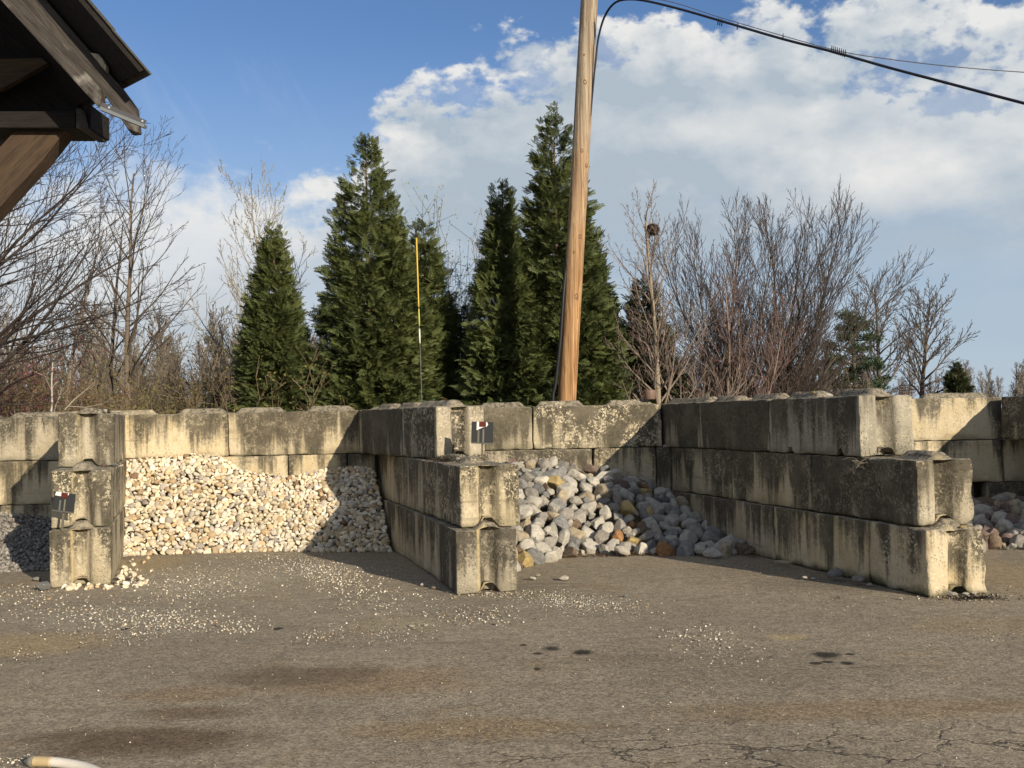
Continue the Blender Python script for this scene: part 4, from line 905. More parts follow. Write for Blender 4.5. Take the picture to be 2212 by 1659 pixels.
def arborvitae(name, label, x, y, H, R, seed, n, size, lean=0., tint=(.130, .152, .048), dark=(.048, .068, .024), group='arborvitae row behind the back wall', stems=((0, 0, 1.0, 1.0),), prof=None, inner=.25):
    rs = np.random.RandomState(seed); root = empty(name, (x, y, 0)); tag(root, label, 'tree', group)
    prof = prof or (lambda t: np.clip(1.02 * (1 - t) ** .72 * (.80 + .35 * np.minimum(t * 5, 1)) , .015, 2))
    VV, FF, KK, n0 = [], [], [], 0; trunk = []
    tot = sum(s[2] * s[3] for s in stems)
    for (sx, sy, sh, sr) in stems:
        h = H * sh; trunk.append((np.array([[sx * .5, sy * .5, -.05], [sx, sy, h * .5], [sx + lean * h, sy, h * .97]]), np.array([.10 * sr, .05 * sr, .006])))
        n_ = n * 1.35; m = int(n_ * sh * sr / tot); nb = max(30, m // 13)
        bt = (1 - rs.uniform(0.0004, 1, nb) ** .62) * .99; ba = rs.uniform(0, 2 * np.pi, nb)
        lump = vnoise(np.stack([np.cos(ba) * 1.3, np.sin(ba) * 1.3, bt * h * .8], -1), 1.1, seed, 2)
        brad = R * sr * prof(bt) * (1 + .27 * lump + rs.normal(0, .06, nb)); blen = np.minimum(.16 + .40 * brad, .58) * rs.uniform(.7, 1.2, nb)
        bel = rs.normal(.55, .22, nb) + .6 * bt ** 2
        bi = rs.randint(nb, size=m); q = rs.uniform(0, 1, m) ** .7
        deep = rs.uniform(size=m) < inner
        a = ba[bi]; t = bt[bi]
        bd = np.stack([np.cos(a) * np.cos(bel[bi]), np.sin(a) * np.cos(bel[bi]), np.sin(bel[bi])], -1)
        side = np.stack([-np.sin(a), np.cos(a), 0 * a], -1); sg = rs.choice([-1, 1], m)
        tip_p = np.stack([sx + lean * h * t + brad[bi] * np.cos(a), sy + brad[bi] * np.sin(a), .12 + t * (h - .12)], -1)
        px = tip_p - bd * ((1 - q) * blen[bi])[:, None] + side * (rs.normal(0, .07, m))[:, None] + rs.normal(0, .03, (m, 3))
        px = np.where(deep[:, None], px - (tip_p - np.stack([sx + 0 * t, sy + 0 * t, tip_p[:, 2]], -1)) * rs.uniform(.1, .55, (m, 1)), px)
        w = (1.1 - .75 * q) * sg * rs.uniform(.3, 1.1, m)
        ex = bd * np.cos(w)[:, None] + side * np.sin(w)[:, None] - UP * rs.uniform(-.15, .45, (m, 1)) * (1 - .9 * np.clip(t[:, None] * 1.6 - .7, 0, 1)); ex /= np.linalg.norm(ex, axis=1, keepdims=True)
        roll = rs.normal(0, .75, m); sz = size * .92 * rs.uniform(.55, 1.35, m) * (.6 + .5 * np.clip((1 - t) * 3, 0, 1))
        hz = np.cross(np.broadcast_to(UP, ex.shape), ex); hz /= np.linalg.norm(hz, axis=1, keepdims=True) + 1e-9; vz = np.cross(ex, hz)
        ey = hz * np.cos(roll)[:, None] + vz * np.sin(roll)[:, None]; ez = np.cross(ex, ey); ez = np.where(ez[:, 2:3] < 0, -ez, ez)
        kind = rs.randint(5, size=m)
        mixf = np.clip(.5 + .5 * vnoise(px, 1.6, seed + 4, 2) + rs.normal(0, .12, nb)[bi] + rs.normal(0, .12, m), 0, 1)[:, None]
        cc = np.array(dark) * (1 - mixf) + np.array(tint) * mixf
        br = (rs.uniform(size=nb) < .03)[bi] & deep; cc[br] = np.array((.115, .075, .03))
        for k in range(5):
            j = np.where(kind == k)[0]; P, Fq = FR[k]
            W = px[j][:, None] + (P[None, :, :1] * ex[j][:, None] + P[None, :, 1:2] * ey[j][:, None] + P[None, :, 2:3] * ez[j][:, None]) * sz[j][:, None, None]
            VV.append(W.reshape(-1, 3)); FF.append((Fq[None] + (n0 + np.arange(len(j)) * len(P))[:, None, None]).reshape(-1, 4)); n0 += len(j) * len(P)
            KK.append(np.repeat(cc[j], len(P), 0))
    mesh_np('crown', np.concatenate(VV), np.concatenate(FF), M_LEAF, root, np.concatenate(KK), False)
    V, F = tubes(trunk, 5); mesh_np('trunk', V, F, M_BARK, root, np.tile((.13, .09, .06), (len(V), 1)))
    return root
arborvitae('arborvitae', 'smallest dark arborvitae standing alone at the left', -4.20, 19.0, 5.25, .80, 1, 11000, .165)
arborvitae('arborvitae', 'broad tall arborvitae left of the yellow guy guard', -2.45, 19.0, 6.95, 1.14, 2, 21000, .17, stems=((-.08, 0, 1, .95), (.36, .1, .84, .62), (-.42, .15, .60, .55), (.78, .25, .64, .55)))
arborvitae('arborvitae', 'lower arborvitae right behind the yellow guy guard', -1.50, 19.7, 5.45, .72, 3, 7500, .18, lean=-.015)
arborvitae('arborvitae', 'slim arborvitae on the left shoulder of the tallest one', -.10, 18.9, 6.0, .82, 4, 11000, .165)
arborvitae('arborvitae', 'tallest arborvitae right behind the utility pole', .88, 19.3, 7.45, 1.32, 6, 24000, .17, stems=((-.02, 0, 1, .92), (.45, 0, .66, .72), (-.50, .1, .70, .62), (.05, .35, .86, .7)))
arborvitae('arborvitae', 'arborvitae peeping out to the right of the utility pole', 1.50, 19.9, 5.3, .72, 7, 7000, .18)
arborvitae('evergreen_shrub', 'dark round evergreen shrub in the gap left of the slim arborvitae', -.95, 20.6, 3.9, .75, 8, 4500, .15, tint=(.05, .05, .022), dark=(.022, .026, .012), group='evergreens behind the back wall', prof=lambda t: np.clip(1.1 * (1 - t ** 2.5) ** .8, .02, 2))
arborvitae('evergreen', 'dark evergreen behind the tree with the nest', 2.65, 21.3, 4.5, .95, 9, 7000, .17, tint=(.045, .055, .018), dark=(.02, .03, .012), group='evergreens behind the back wall')
arborvitae('evergreen', 'low dark evergreen left of the slim reddish tree', 3.35, 22.0, 2.9, .8, 10, 4000, .16, tint=(.06, .062, .02), dark=(.03, .035, .012), group='evergreens behind the back wall')
arborvitae('evergreen', 'small far evergreen at the foot of the last round headed tree', 26.6, 64.0, 4.4, 1.05, 12, 2500, .35, group='far trees beyond the right wall', tint=(.06, .068, .03))
arborvitae('evergreen_shrub', 'olive evergreen bush at the foot of the vase tree', 6.1, 22.6, 2.5, .7, 13, 2600, .15, tint=(.12, .11, .03), dark=(.06, .06, .02), group='evergreens behind the back wall', prof=lambda t: np.clip(1.1 * (1 - t ** 2.5) ** .8, .02, 2))
def pine():
    rs = np.random.RandomState(3); x, y = 18.2, 57.0; root = empty('pine_tree', (x, y, 0)); tag(root, 'dark long needled pine with layered boughs before the far bare trees', 'tree', 'far trees beyond the right wall')
    V, F = tubes([(np.array([[0, 0, 0], [.1, 0, 3], [0, 0, 6.6]]), np.array([.2, .14, .03]))], 5); mesh_np('trunk', V, F, M_BARK, root, np.tile((.10, .08, .06), (len(V), 1)))
    P_, K_, B = [], [], []
    for i in range(26):
        z = 1.4 + 5.0 * (round(i / 3.2) * 3.2 / 25) ** .9; a = i * 2.4; L = (2.1 * (1 - (i / 26) ** 1.6) + .45) * rs.uniform(.55, 1.2); d = np.array([math.cos(a), math.sin(a), rs.uniform(-.05, .3)])
        B.append((np.array([[0, 0, z], d * L * .6 + (0, 0, z), d * L + (0, 0, z + .1)]), np.array([.05, .03, .015])))
        for q in range(5):
            c = d * L * rs.uniform(.4, 1.05) + np.array([0, 0, z + rs.uniform(-.1, .25)]); m = 75
            p = c + rs.normal(0, 1, (m, 3)) * (.24, .24, .09); P_.append(p); K_.append(np.tile(np.array((.05, .075, .035)) * rs.uniform(.6, 1.3), (m, 1)))
    p = np.concatenate(P_); k = np.concatenate(K_); n = len(p); a = rs.normal(size=(n, 3)) + (0, 0, .5); a /= np.linalg.norm(a, axis=1, keepdims=True); b = np.cross(a, rs.normal(size=(n, 3))); b /= np.linalg.norm(b, axis=1, keepdims=True)
    Q = np.stack([p - a * .10, p + b * .03, p + a * .12, p - b * .03], 1).reshape(-1, 3)
    mesh_np('crown', Q, np.arange(4 * n).reshape(-1, 4), M_LEAF, root, np.repeat(k, 4, 0), False)
    V, F = tubes(B, 4); mesh_np('limbs', V, F, M_BARK, root, np.tile((.10, .08, .06), (len(V), 1)))
pine()

# ------------------------------------------------------------------ thickets and far woods
def thicket(name, label, spots, seed, h, col, leafcol, leaves, stems=9, spread=.5, rmin=.004, group=None, leaf=.03, kind='stuff', cat='undergrowth'):
    rs = np.random.RandomState(seed); L = []; T = []
    for (x, y, s) in spots:
        for k in range(stems):
            a = rs.uniform(0, 6.28); t = rs.uniform(0, spread); H = h * s * rs.uniform(.55, 1.1); p = np.array([x + rs.normal(0, .15), y + rs.normal(0, .15), 0.]); d = np.array([math.sin(t) * math.cos(a), math.sin(t) * math.sin(a), math.cos(t)]); pts = [p]
            for i in range(4): d = unit(d + rs.normal(0, .12, 3)); pts.append(pts[-1] + d * H / 4)
            L.append((np.array(pts), np.linspace(.010, rmin, 5)))
            for c in range(7):
                i = rs.randint(1, 4); q = pts[i] + (pts[i + 1] - pts[i]) * rs.rand(); e = unit(d + rs.normal(0, .7, 3)); l = H * rs.uniform(.12, .3); e2 = unit(e + rs.normal(0, .3, 3)); w = np.array([q, q + e * l * .5, q + e * l * .5 + e2 * l * .5])
                L.append((w, np.array([.006, .005, rmin]))); T += [w[1], w[2], q + e * l * .75]
                f = unit(e + rs.normal(0, .6, 3)); L.append((np.array([w[1], w[1] + f * l * .25, w[1] + f * l * .5]), np.full(3, rmin))); T.append(w[1] + f * l * .5)
    V, F = tubes(L, 3); K = np.array(col) * (1 + .35 * vnoise(V, .8, seed, 2)[:, None]); FF = [F]
    if leaves:
        T = np.array(T); n = len(T) * leaves; p = np.repeat(T, leaves, 0) + rs.normal(0, .05, (n, 3)); a = rs.normal(size=(n, 3)); a /= np.linalg.norm(a, axis=1, keepdims=True); b = np.cross(a, rs.normal(size=(n, 3))); b /= np.linalg.norm(b, axis=1, keepdims=True); s = leaf * rs.uniform(.5, 1.2, (n, 1))
        Q = np.stack([p - a * s, p + b * s * .45, p + a * s, p - b * s * .45], 1).reshape(-1, 3); FF.append(len(V) + np.arange(4 * n).reshape(-1, 4)); V = np.concatenate([V, Q]); K = np.concatenate([K, np.repeat(np.array(leafcol) * rs.uniform(.5, 1.4, (n, 1)), 4, 0)])
    o = mesh_np(name, V, FF, M_BUD, None, K, False); tag(o, label, cat, group, kind); return o
rq = np.random.RandomState(12)
sp = [(rq.uniform(-13.5, -3.0), rq.uniform(18.3, 23.5), rq.uniform(.7, 1.15)) for _ in range(150)]
thicket('undergrowth', 'brown and olive thicket of bare stems and young leaves behind the left back wall', sp, 1, 2.5, (.19, .145, .09), (.17, .15, .045), 2, 7, .55, leaf=.032)
sp = [(rq.uniform(-16, -2.5), rq.uniform(25.5, 33), rq.uniform(.8, 1.3)) for _ in range(120)]
thicket('undergrowth', 'taller grey brown thicket deeper behind the left back wall', sp, 2, 3.7, (.19, .155, .11), (.17, .14, .06), 1, 6, .45, rmin=.006, leaf=.03)
sp = [(rq.uniform(1.8, 9.0), rq.uniform(22.5, 27), rq.uniform(.6, 1.1)) for _ in range(70)]
thicket('undergrowth', 'brown thicket behind the bare trees at the right', sp, 3, 2.1, (.16, .12, .075), (.14, .12, .04), 1, 8, .5, rmin=.005)
sp = [(rq.uniform(-2.0, .6), rq.uniform(21.5, 24), rq.uniform(.8, 1.1)) for _ in range(26)]
thicket('undergrowth', 'brown thicket in the gap between the arborvitaes', sp, 5, 3.0, (.16, .12, .085), (.14, .11, .05), 1, 8, .45, rmin=.005)
thicket('flowering_shrub', 'pinkish red budding shrub at the far left edge', [(-10.2 + rq.normal(0, .5), 21.0 + rq.normal(0, .4), 1.0) for _ in range(10)], 4, 2.9, (.17, .09, .08), (.26, .07, .085), 4, 8, .5, kind=None, cat='shrub', leaf=.028)
thicket('willow_shrub', 'feathery pale green shrub in the gap beside the lower arborvitae', [(-1.22 + rq.normal(0, .22), 21.2 + rq.normal(0, .2), 1.0) for _ in range(7)], 6, 5.1, (.30, .26, .15), (.30, .32, .13), 5, 8, .16, kind=None, cat='shrub', leaf=.028)
def far_woods():
    rs = np.random.RandomState(66); proto = []
    S = style(n=(6, 4, 3, 2), len=(8, 2.6, 1.3, .7), kids=(26, 10, 6), ang=(.7, .65, .7, .7), up=(0, .5, .3, .2), wob=(.05, .1, .12, .14), tap=(.2, .3, .4, .5), rad=(.5, .55, .6), **{'from': (.2, .2, .15)})
    for i in range(5):
        out = {}; grow(np.random.RandomState(70 + i), out, [], (0, 0, 0), (0, 0, 1), 8, .15, 0, S, .02); proto.append(tubes([q for k in out for q in out[k]], 3))
    VV, FF, KK, n0 = [], [], [], 0
    def put(x, y, h, c):
        nonlocal n0
        V, F = proto[rs.randint(5)]; a = rs.uniform(0, 6.28); s = h / 8.5; R = np.array([[math.cos(a), -math.sin(a), 0], [math.sin(a), math.cos(a), 0], [0, 0, 1]])
        W = V @ R.T * s + (x, y, 0); VV.append(W); FF.append(F + n0); n0 += len(W); KK.append(np.tile(np.array(c) * rs.uniform(.75, 1.25), (len(W), 1)))
    for _ in range(95): put(rs.uniform(-32, -3), rs.uniform(40, 62), rs.uniform(4.2, 6.6), (.19, .165, .135))
    for _ in range(40): put(rs.uniform(-3, 16), rs.uniform(45, 62), rs.uniform(3.2, 5.0), (.19, .16, .14))
    for _ in range(75): put(rs.uniform(18, 75), rs.uniform(100, 122), rs.uniform(4.2, 6.6), (.22, .19, .155))
    o = mesh_np('distant_woods', np.concatenate(VV), np.concatenate(FF), M_BARK, None, np.concatenate(KK)); tag(o, 'grey brown wood of bare trees far behind the walls', 'woods', kind='stuff')
far_woods()

# ------------------------------------------------------------------ utility pole and its cables
def tube_obj(name, pts, rad, mat, col, parent=None, sides=8, smoothn=0, caps=True):
    P = np.array([tuple(q) for q in pts], float); R = np.broadcast_to(np.array(rad, float), (len(P),)).copy()
    if smoothn:
        t = np.linspace(0, len(P) - 1, smoothn); i = np.clip(t.astype(int), 0, len(P) - 2); f = (t - i)[:, None]
        p0 = P[np.maximum(i - 1, 0)]; p1 = P[i]; p2 = P[i + 1]; p3 = P[np.minimum(i + 2, len(P) - 1)]
        R = np.interp(t, np.arange(len(P)), R)
        P = .5 * (2 * p1 + (p2 - p0) * f + (2 * p0 - 5 * p1 + 4 * p2 - p3) * f ** 2 + (3 * p1 - p0 - 3 * p2 + p3) * f ** 3)
    T = np.gradient(P, axis=0); T /= np.linalg.norm(T, axis=1, keepdims=True)
    ref = np.array([0, 1., 0]) if abs(T[0, 1]) < .8 else np.array([1., 0, 0])
    A = np.cross(T, ref); A /= np.linalg.norm(A, axis=1, keepdims=True); B = np.cross(T, A); an = np.arange(sides) / sides * 2 * np.pi
    ring = P[:, None] + R[:, None, None] * (A[:, None] * np.cos(an)[:, None] + B[:, None] * np.sin(an)[:, None])
    n = len(P); V = ring.reshape(-1, 3); I = np.arange(n * sides).reshape(n, sides); J = np.roll(I, -1, 1)
    F = [np.stack([I[:-1], J[:-1], J[1:], I[1:]], -1).reshape(-1, 4)]
    if caps:
        V = np.concatenate([V, P[:1], P[-1:]]); a, b = n * sides, n * sides + 1
        F.append(np.concatenate([np.stack([J[0], I[0], np.full(sides, a)], -1), np.stack([I[-1], J[-1], np.full(sides, b)], -1)]))
    return mesh_np(name, V, F, mat, parent, None if col is None else np.tile(col, (len(V), 1)))
def pole():
    base = at(1224, 874, 16.8); top = at(1281, -140, 16.8); d = (top - base) / (top.z - base.z); foot = base - d * base.z
    root = empty('utility_pole', foot); tag(root, 'leaning weathered wooden utility pole behind the back wall', 'utility pole')
    n, k = 120, 36; Ht = 12.0; V = []; 
    for i in range(n):
        z = Ht * i / (n - 1); r = .146 - .0010 * z
        for j in range(k):
            a = j / k * 2 * math.pi; V.append((d.x * z + r * math.cos(a), d.y * z + r * math.sin(a), z))
    V = np.array(V); nn = vnoise(V * (7, 7, .5), 2.0, 3, 3); c = np.repeat(np.arange(n) / (n - 1) * Ht, k)[:, None] * np.array([[d.x, d.y, 1]])
    V = c + (V - c) * (1 + .03 * nn)[:, None]
    I = np.arange(n * k).reshape(n, k); J = np.roll(I, -1, 1); F = np.stack([I[:-1], J[:-1], J[1:], I[1:]], -1).reshape(-1, 4)
    mesh_np('shaft', V, F, mat_wood('pole wood', (.19, .098, .04), (.42, .255, .12), (.085, .04, .018), (32, 32, .28), True), root)
    # knots
    for (u, v, s) in ((1264, 177, .05), (1257, 325, .045), (1272, 356, .05), (1254, 510, .05), (1246, 640, .06), (1240, 545, .03), (1262, 118, .025), (1249, 643, .04)):
        p = at(u, v, 16.8 - .142) - foot; rs = np.random.RandomState(int(u)); m = 14
        # each knot is a shallow boss with a hollow heart, let into the shaft
        axis = Vector((d.x * p.z, d.y * p.z)); rel = Vector((p.x, p.y)) - axis; rel = rel.normalized() if rel.length > 0 else Vector((0, -1)); q = axis + rel * (.1455 - .0010 * p.z)
        tx = Vector((-rel.y, rel.x, 0)); V2 = []; K2 = []
        for ri, (rr, hh, cc) in enumerate(((1.0, -.004, (.30, .17, .075)), (.72, .004, (.20, .10, .042)), (.50, .004, (.09, .045, .02)), (.30, -.002, (.015, .009, .006)))):
            for j in range(m):
                a = j / m * 6.283; w = rr * s * (1 + .12 * rs.normal()); e = Vector((q.x, q.y, p.z)) + tx * (math.cos(a) * w * .75) + Vector((0, 0, math.sin(a) * w)) + Vector((rel.x, rel.y, 0)) * (hh - (math.cos(a) * w * .75) ** 2 / .29)
                V2.append(e); K2.append(cc)
        I2 = np.arange(4 * m).reshape(4, m); J2 = np.roll(I2, -1, 1)
        mesh_np('knot', [tuple(e) for e in V2], [np.stack([I2[:-1], J2[:-1], J2[1:], I2[1:]], -1).reshape(-1, 4), np.array([I2[3][::1]])], M_PAINT, root, np.array(K2))
    # cable running up the shaft
    lead = [at(1194, 880, 16.72), at(1200, 830, 16.72), at(1210, 740, 16.7), at(1217, 640, 16.7), at(1221.5, 590, 16.76), at(1226, 540, 16.85)]
    o = tube_obj('riser_cable', [lead[0] - Vector((0.02, 0, lead[0].z))] + lead, .028, M_PAINT, (.012, .012, .014), None, 8, 40); tag(o, 'black riser cable climbing the left side of the pole foot', 'cable')
    dp = [(1276, 250, 16.75), (1282, 180, 16.7), (1287, 130, 16.66), (1293, 80, 16.62), (1306, 36, 16.5), (1326, 8, 16.3), (1352, -1, 16.1), (1395, 2, 15.8), (1470, 20, 15.3), (1560, 46, 14.8), (1690, 84, 14.1), (1800, 112, 13.5), (1920, 146, 13.0), (2060, 183, 12.4), (2212, 223, 11.8), (2420, 275, 11.0)]
    cb = tube_obj('service_cable', [at(*q) for q in dp], [.012, .013, .015, .016] + [.0175] * 12, M_PAINT, (.014, .015, .024), None, 8, 160); tag(cb, 'thick black cable drooping from the pole top to the upper right', 'cable')
    # lashing coils along the cable
    for (u, v, Y, n_) in ((1550, 47, 14.9, 3), (1592, 57, 14.62, 1), (1690, 80, 14.1, 1), (1795, 107, 13.55, 8)):
        L = []
        for i in range(n_):
            p = at(u + i * 4.2, v + i * 1.3, Y - .02 * i); L.append((np.array([tuple(p + Vector((0, 0, -.045))), tuple(p + Vector((.004, -.03, 0))), tuple(p + Vector((.012, 0, .05)))]), np.array([.008, .009, .006])))
        V, F = tubes(L, 4); mesh_np('lashing_coil', V, F, M_PAINT, cb, np.tile((.012, .012, .014), (len(V), 1)))
    mw = [at(1326, -2, 16.3), at(1430, 0, 15.6), at(1560, 39, 14.8), at(1690, 77, 14.1), at(1808, 109, 13.5), at(1900, 125, 13.3), at(2050, 143, 13.0), at(2212, 156, 12.8), at(2420, 166, 12.5)]
    o = tube_obj('messenger_wire', mw, .006, M_PAINT, (.10, .10, .11), None, 6, 80); tag(o, 'thin grey wire parting from the thick cable at the upper right', 'cable')
pole()
def guy():
    top = at(898, 470, 18.1); low = at(912, 890, 17.4)
    g0 = low - (top - low) * (low.z / (top.z - low.z))
    root = empty('guy_wire', g0); tag(root, 'guy wire with a weathered yellow plastic guard before the arborvitae', 'guy wire')
    rel = lambda u, v: (lambda f: top + (low - top) * f - g0)((v - 470) / 420.)
    tube_obj('wire', [Vector((0, 0, 0)), top - g0], .006, M_PAINT, (.12, .12, .11), root, 6)
    a, b = rel(0, 516), rel(0, 668); tube_obj('yellow_guard', [a, b], [.0135, .012], M_PAINT, (.55, .37, .06), root, 8, 10)
    tube_obj('yellow_guard', [rel(0, 672), rel(0, 708)], [.013, .012], M_PAINT, (.46, .42, .10), root, 8)
    tube_obj('white_sleeve', [rel(0, 715), rel(0, 746)], [.013, .013], M_PAINT, (.60, .62, .52), root, 8)
    tube_obj('clamp', [rel(0, 496), rel(0, 514)], [.018, .02], M_PAINT, (.02, .018, .016), root, 8)
guy()

# ------------------------------------------------------------------ small things on the walls
def boxm(x0, x1, y0, y1, z0, z1, bev=.0):
    V = np.array([(x, y, z) for z in (z0, z1) for y in (y0, y1) for x in (x0, x1)]); F = np.array([(0, 2, 3, 1), (4, 5, 7, 6), (0, 1, 5, 4), (2, 6, 7, 3), (0, 4, 6, 2), (1, 3, 7, 5)]); return V, F
def join(parts):
    V, F, K, n = [], [], [], 0
    for (v, f), c in parts: V.append(v); F.append(f + n); K.append(np.tile(c, (len(v), 1))); n += len(v)
    return np.concatenate(V), np.concatenate(F), np.concatenate(K)
def sign(label, u, v, Y, s, tilt, panel_h, white):
    p = at(u, v, Y); root = empty('stake_sign', p); root.rotation_euler = (0, tilt, -.12); tag(root, label, 'sign', 'small black sign panels on stakes')
    V, F = boxm(-.011, .011, -.006, .006, 0, .30 * s); mesh_np('stake', V, F, M_PAINT, root, np.tile((.13, .11, .08), (8, 1)), False)
    w = .118 * s; z0 = .19 * s; z1 = z0 + panel_h * s
    V, F, K = join([(boxm(-w, w, -.022, -.010, z0, z1), (.032, .034, .036)), (boxm(-w - .004, w + .004, -.027, -.009, z0 - .006, z0 + .008), (.10, .10, .085)), (boxm(-w - .004, -w + .006, -.026, -.009, z0 + .008, z1), (.03, .03, .03))])
    mesh_np('panel', V, F, M_PAINT, root, K, False)
    # torn white label with a dark red patch at the top edge, and pale scuffs
    W = np.array(white, float); lab = np.stack([W[:, 0] * w, np.full(len(W), -.0245), z1 - (1 - W[:, 1]) * (z1 - z0)], -1); back = lab + (0, .002, 0); n = len(W)
    me = mesh_np('torn_label', np.concatenate([lab, back]), [np.array([range(n)]), np.array([[i, (i + 1) % n, n + (i + 1) % n, n + i] for i in range(n)])[:, ::-1]], M_PAINT, root, np.tile((.74, .72, .68), (2 * n, 1)), False)
    V, F = boxm(-.32 * w, .32 * w, -.0275, -.0255, z1 - .055 * s, z1 + .004); mesh_np('red_patch', V, F, M_PAINT, root, np.tile((.10, .022, .016), (8, 1)), False)
    V, F, K = join([(boxm(-.05 * w - .4 * w, -.28 * w, -.0235, -.0225, z0 + .01, z0 + .6 * (z1 - z0)), (.13, .13, .105)), (boxm(.02 * w, .17 * w, -.0235, -.0225, z0 + .01, z0 + .66 * (z1 - z0)), (.16, .155, .11))]); mesh_np('scuff', V, F, M_PAINT, root, K, False)
sign('tilted black sign panel on a stake at the left dividing wall', 134, 1142, 11.19, .95, .13, .205, [(-.85, 1.02), (.35, 1.04), (.42, .93), (.1, .80), (-.95, .82)])
sign('upright black sign panel on a stake on the middle dividing wall', 1041, 995, 11.75, 1.0, .05, .235, [(-.55, 1.0), (.40, 1.0), (.52, .88), (.35, .77), (.0, .74), (-.55, .60)])
def can():
    p = at(1404, 866, 15.35); root = empty('rusty_can', (p.x, p.y, 2 * CH + BH + .07)); tag(root, 'small rusty can standing on the right end of the back wall', 'can')
    prof = [(.0, 0), (.075, 0), (.080, .01), (.086, .10), (.084, .125), (.078, .135), (.0, .135)]; k = 20; V = [(r * math.cos(2 * math.pi * j / k), r * math.sin(2 * math.pi * j / k), z) for r, z in prof[1:-1] for j in range(k)]
    I = np.arange(5 * k).reshape(5, k); J = np.roll(I, -1, 1)
    mesh_np('can_body', V, [np.stack([I[:-1], J[:-1], J[1:], I[1:]], -1).reshape(-1, 4), np.array([I[0][::-1], I[-1]])], M_PAINT, root, np.tile((.155, .105, .075), (5 * k, 1)))
can()
def sticks():
    rs = np.random.RandomState(2); zt = 2 * CH + BH
    b = at(140, 885, 12.5); t = at(207, 822, 12.6); m = b + (t - b) * .12
    L = [(np.array([tuple(b), tuple(b + (t - b) * .3 + Vector((0, 0, .015))), tuple(b + (t - b) * .62), tuple(t)]), np.array([.011, .009, .006, .003])), (np.array([tuple(m), tuple(at(185, 880, 12.5)), tuple(at(222, 872, 12.6))]), np.array([.007, .005, .003])),
         (np.array([tuple(b + (t - b) * .62), tuple(at(200, 835, 12.7)), tuple(at(204, 828, 12.7))]), np.array([.004, .003, .002]))]
    V, F = tubes(L, 4); o = mesh_np('dead_branch', V, F, M_BARK, None, np.tile((.40, .34, .26), (len(V), 1))); tag(o, 'pale dead branch sticking up from the left dividing wall', 'branch')
sticks()
def debris(name, label, cx, cy, z, n, sx, sy, h, col, ln=.05, r=.004, cat='debris', mound=None):
    rs = np.random.RandomState(int(abs(cx * 97))); L = []
    for _ in range(n):
        p = np.array([cx + rs.normal(0, sx), cy + rs.normal(0, sy), z + abs(rs.normal(0, h))])
        if mound:
            a = rs.uniform(0, 6.28); q = math.sqrt(rs.rand()); p = np.array([cx + q * sx * math.cos(a), cy + q * sy * math.sin(a), mound * (1 - q ** 2.2) * rs.rand() ** .35 * (1 + .12 * math.sin(a * 5 + q * 9))])
        p[2] = max(p[2], .004)
        d = unit(rs.normal(size=3) * (1, 1, .45)); e = unit(d + rs.normal(0, .5, 3)); L.append((np.array([p, p + d * ln * .5, p + d * ln * .5 + e * ln * .5]), np.array([r, r, r * .5])))
    V, F = tubes(L, 3); K = np.array(col) * np.repeat(rs.uniform(.5, 1.5, (len(V) // 9 + 1, 1)), 9, 0)[:len(V)]; o = mesh_np(name, V, F, M_DRY, None, K); tag(o, label, cat, kind='stuff')
debris('leaf_litter', 'black mulch crumbs at the foot of the right dividing wall', 4.05, 9.50, .0, 170, .13, .05, .008, (.035, .03, .025), .03, .004)
debris('leaf_litter', 'dark matted litter on the ledge of the middle dividing wall', -.62, 11.75, CH + BH + .01, 520, .13, .16, .02, (.06, .05, .04), .05, .004)
debris('leaf_litter', 'brown leaves caught at the foot of the boulder heap', 1.5, 12.86, .0, 420, .65, .05, .015, (.13, .075, .04), .04, .004)
debris('dead_vine', 'dead grey tendrils hanging over the dark block of the right wall', 3.42, 10.52, CH + BH - .12, 90, .05, .10, .06, (.20, .17, .13), .12, .003, 'vine')
debris('brush_heap', 'rusty brown heap of dead brush at the right edge behind the wall', 8.45, 16.9, 0, 5200, .85, .6, 2.12, (.17, .10, .06), .14, .005, 'brush', 2.12)
debris('dead_weeds', 'dark red brown dead weeds on the ground behind the right back wall', 6.3, 16.5, 0, 5200, 1.9, .45, 1.9, (.12, .07, .05), .13, .005, 'weeds', 1.93)
# hose at the lower left corner
def hose():
    p = [gp(72, 1657), gp(84, 1657), gp(112, 1658), gp(150, 1663), gp(195, 1674), gp(250, 1700)]
    z = .028; root = empty('hose', (p[0].x, p[0].y, 0)); tag(root, 'worn white hose end with a metal coupling at the lower left corner', 'hose')
    q = [Vector((a.x - p[0].x, a.y - p[0].y, z)) for a in p]
    tube_obj('coupling', [q[0] - Vector((.03, 0, 0)), q[0], q[0] + (q[1] - q[0]) * .12], [.022, .032, .03], M_PAINT, (.16, .15, .12), root, 14)
    tube_obj('brass_sleeve', [q[0] + (q[1] - q[0]) * .13, q[1], q[2]], .0255, M_PAINT, (.40, .31, .17), root, 14, 12)
    tube_obj('hose_body', [q[2], q[3], q[4], q[5]], .024, M_PAINT, (.62, .58, .50), root, 14, 24)
hose()

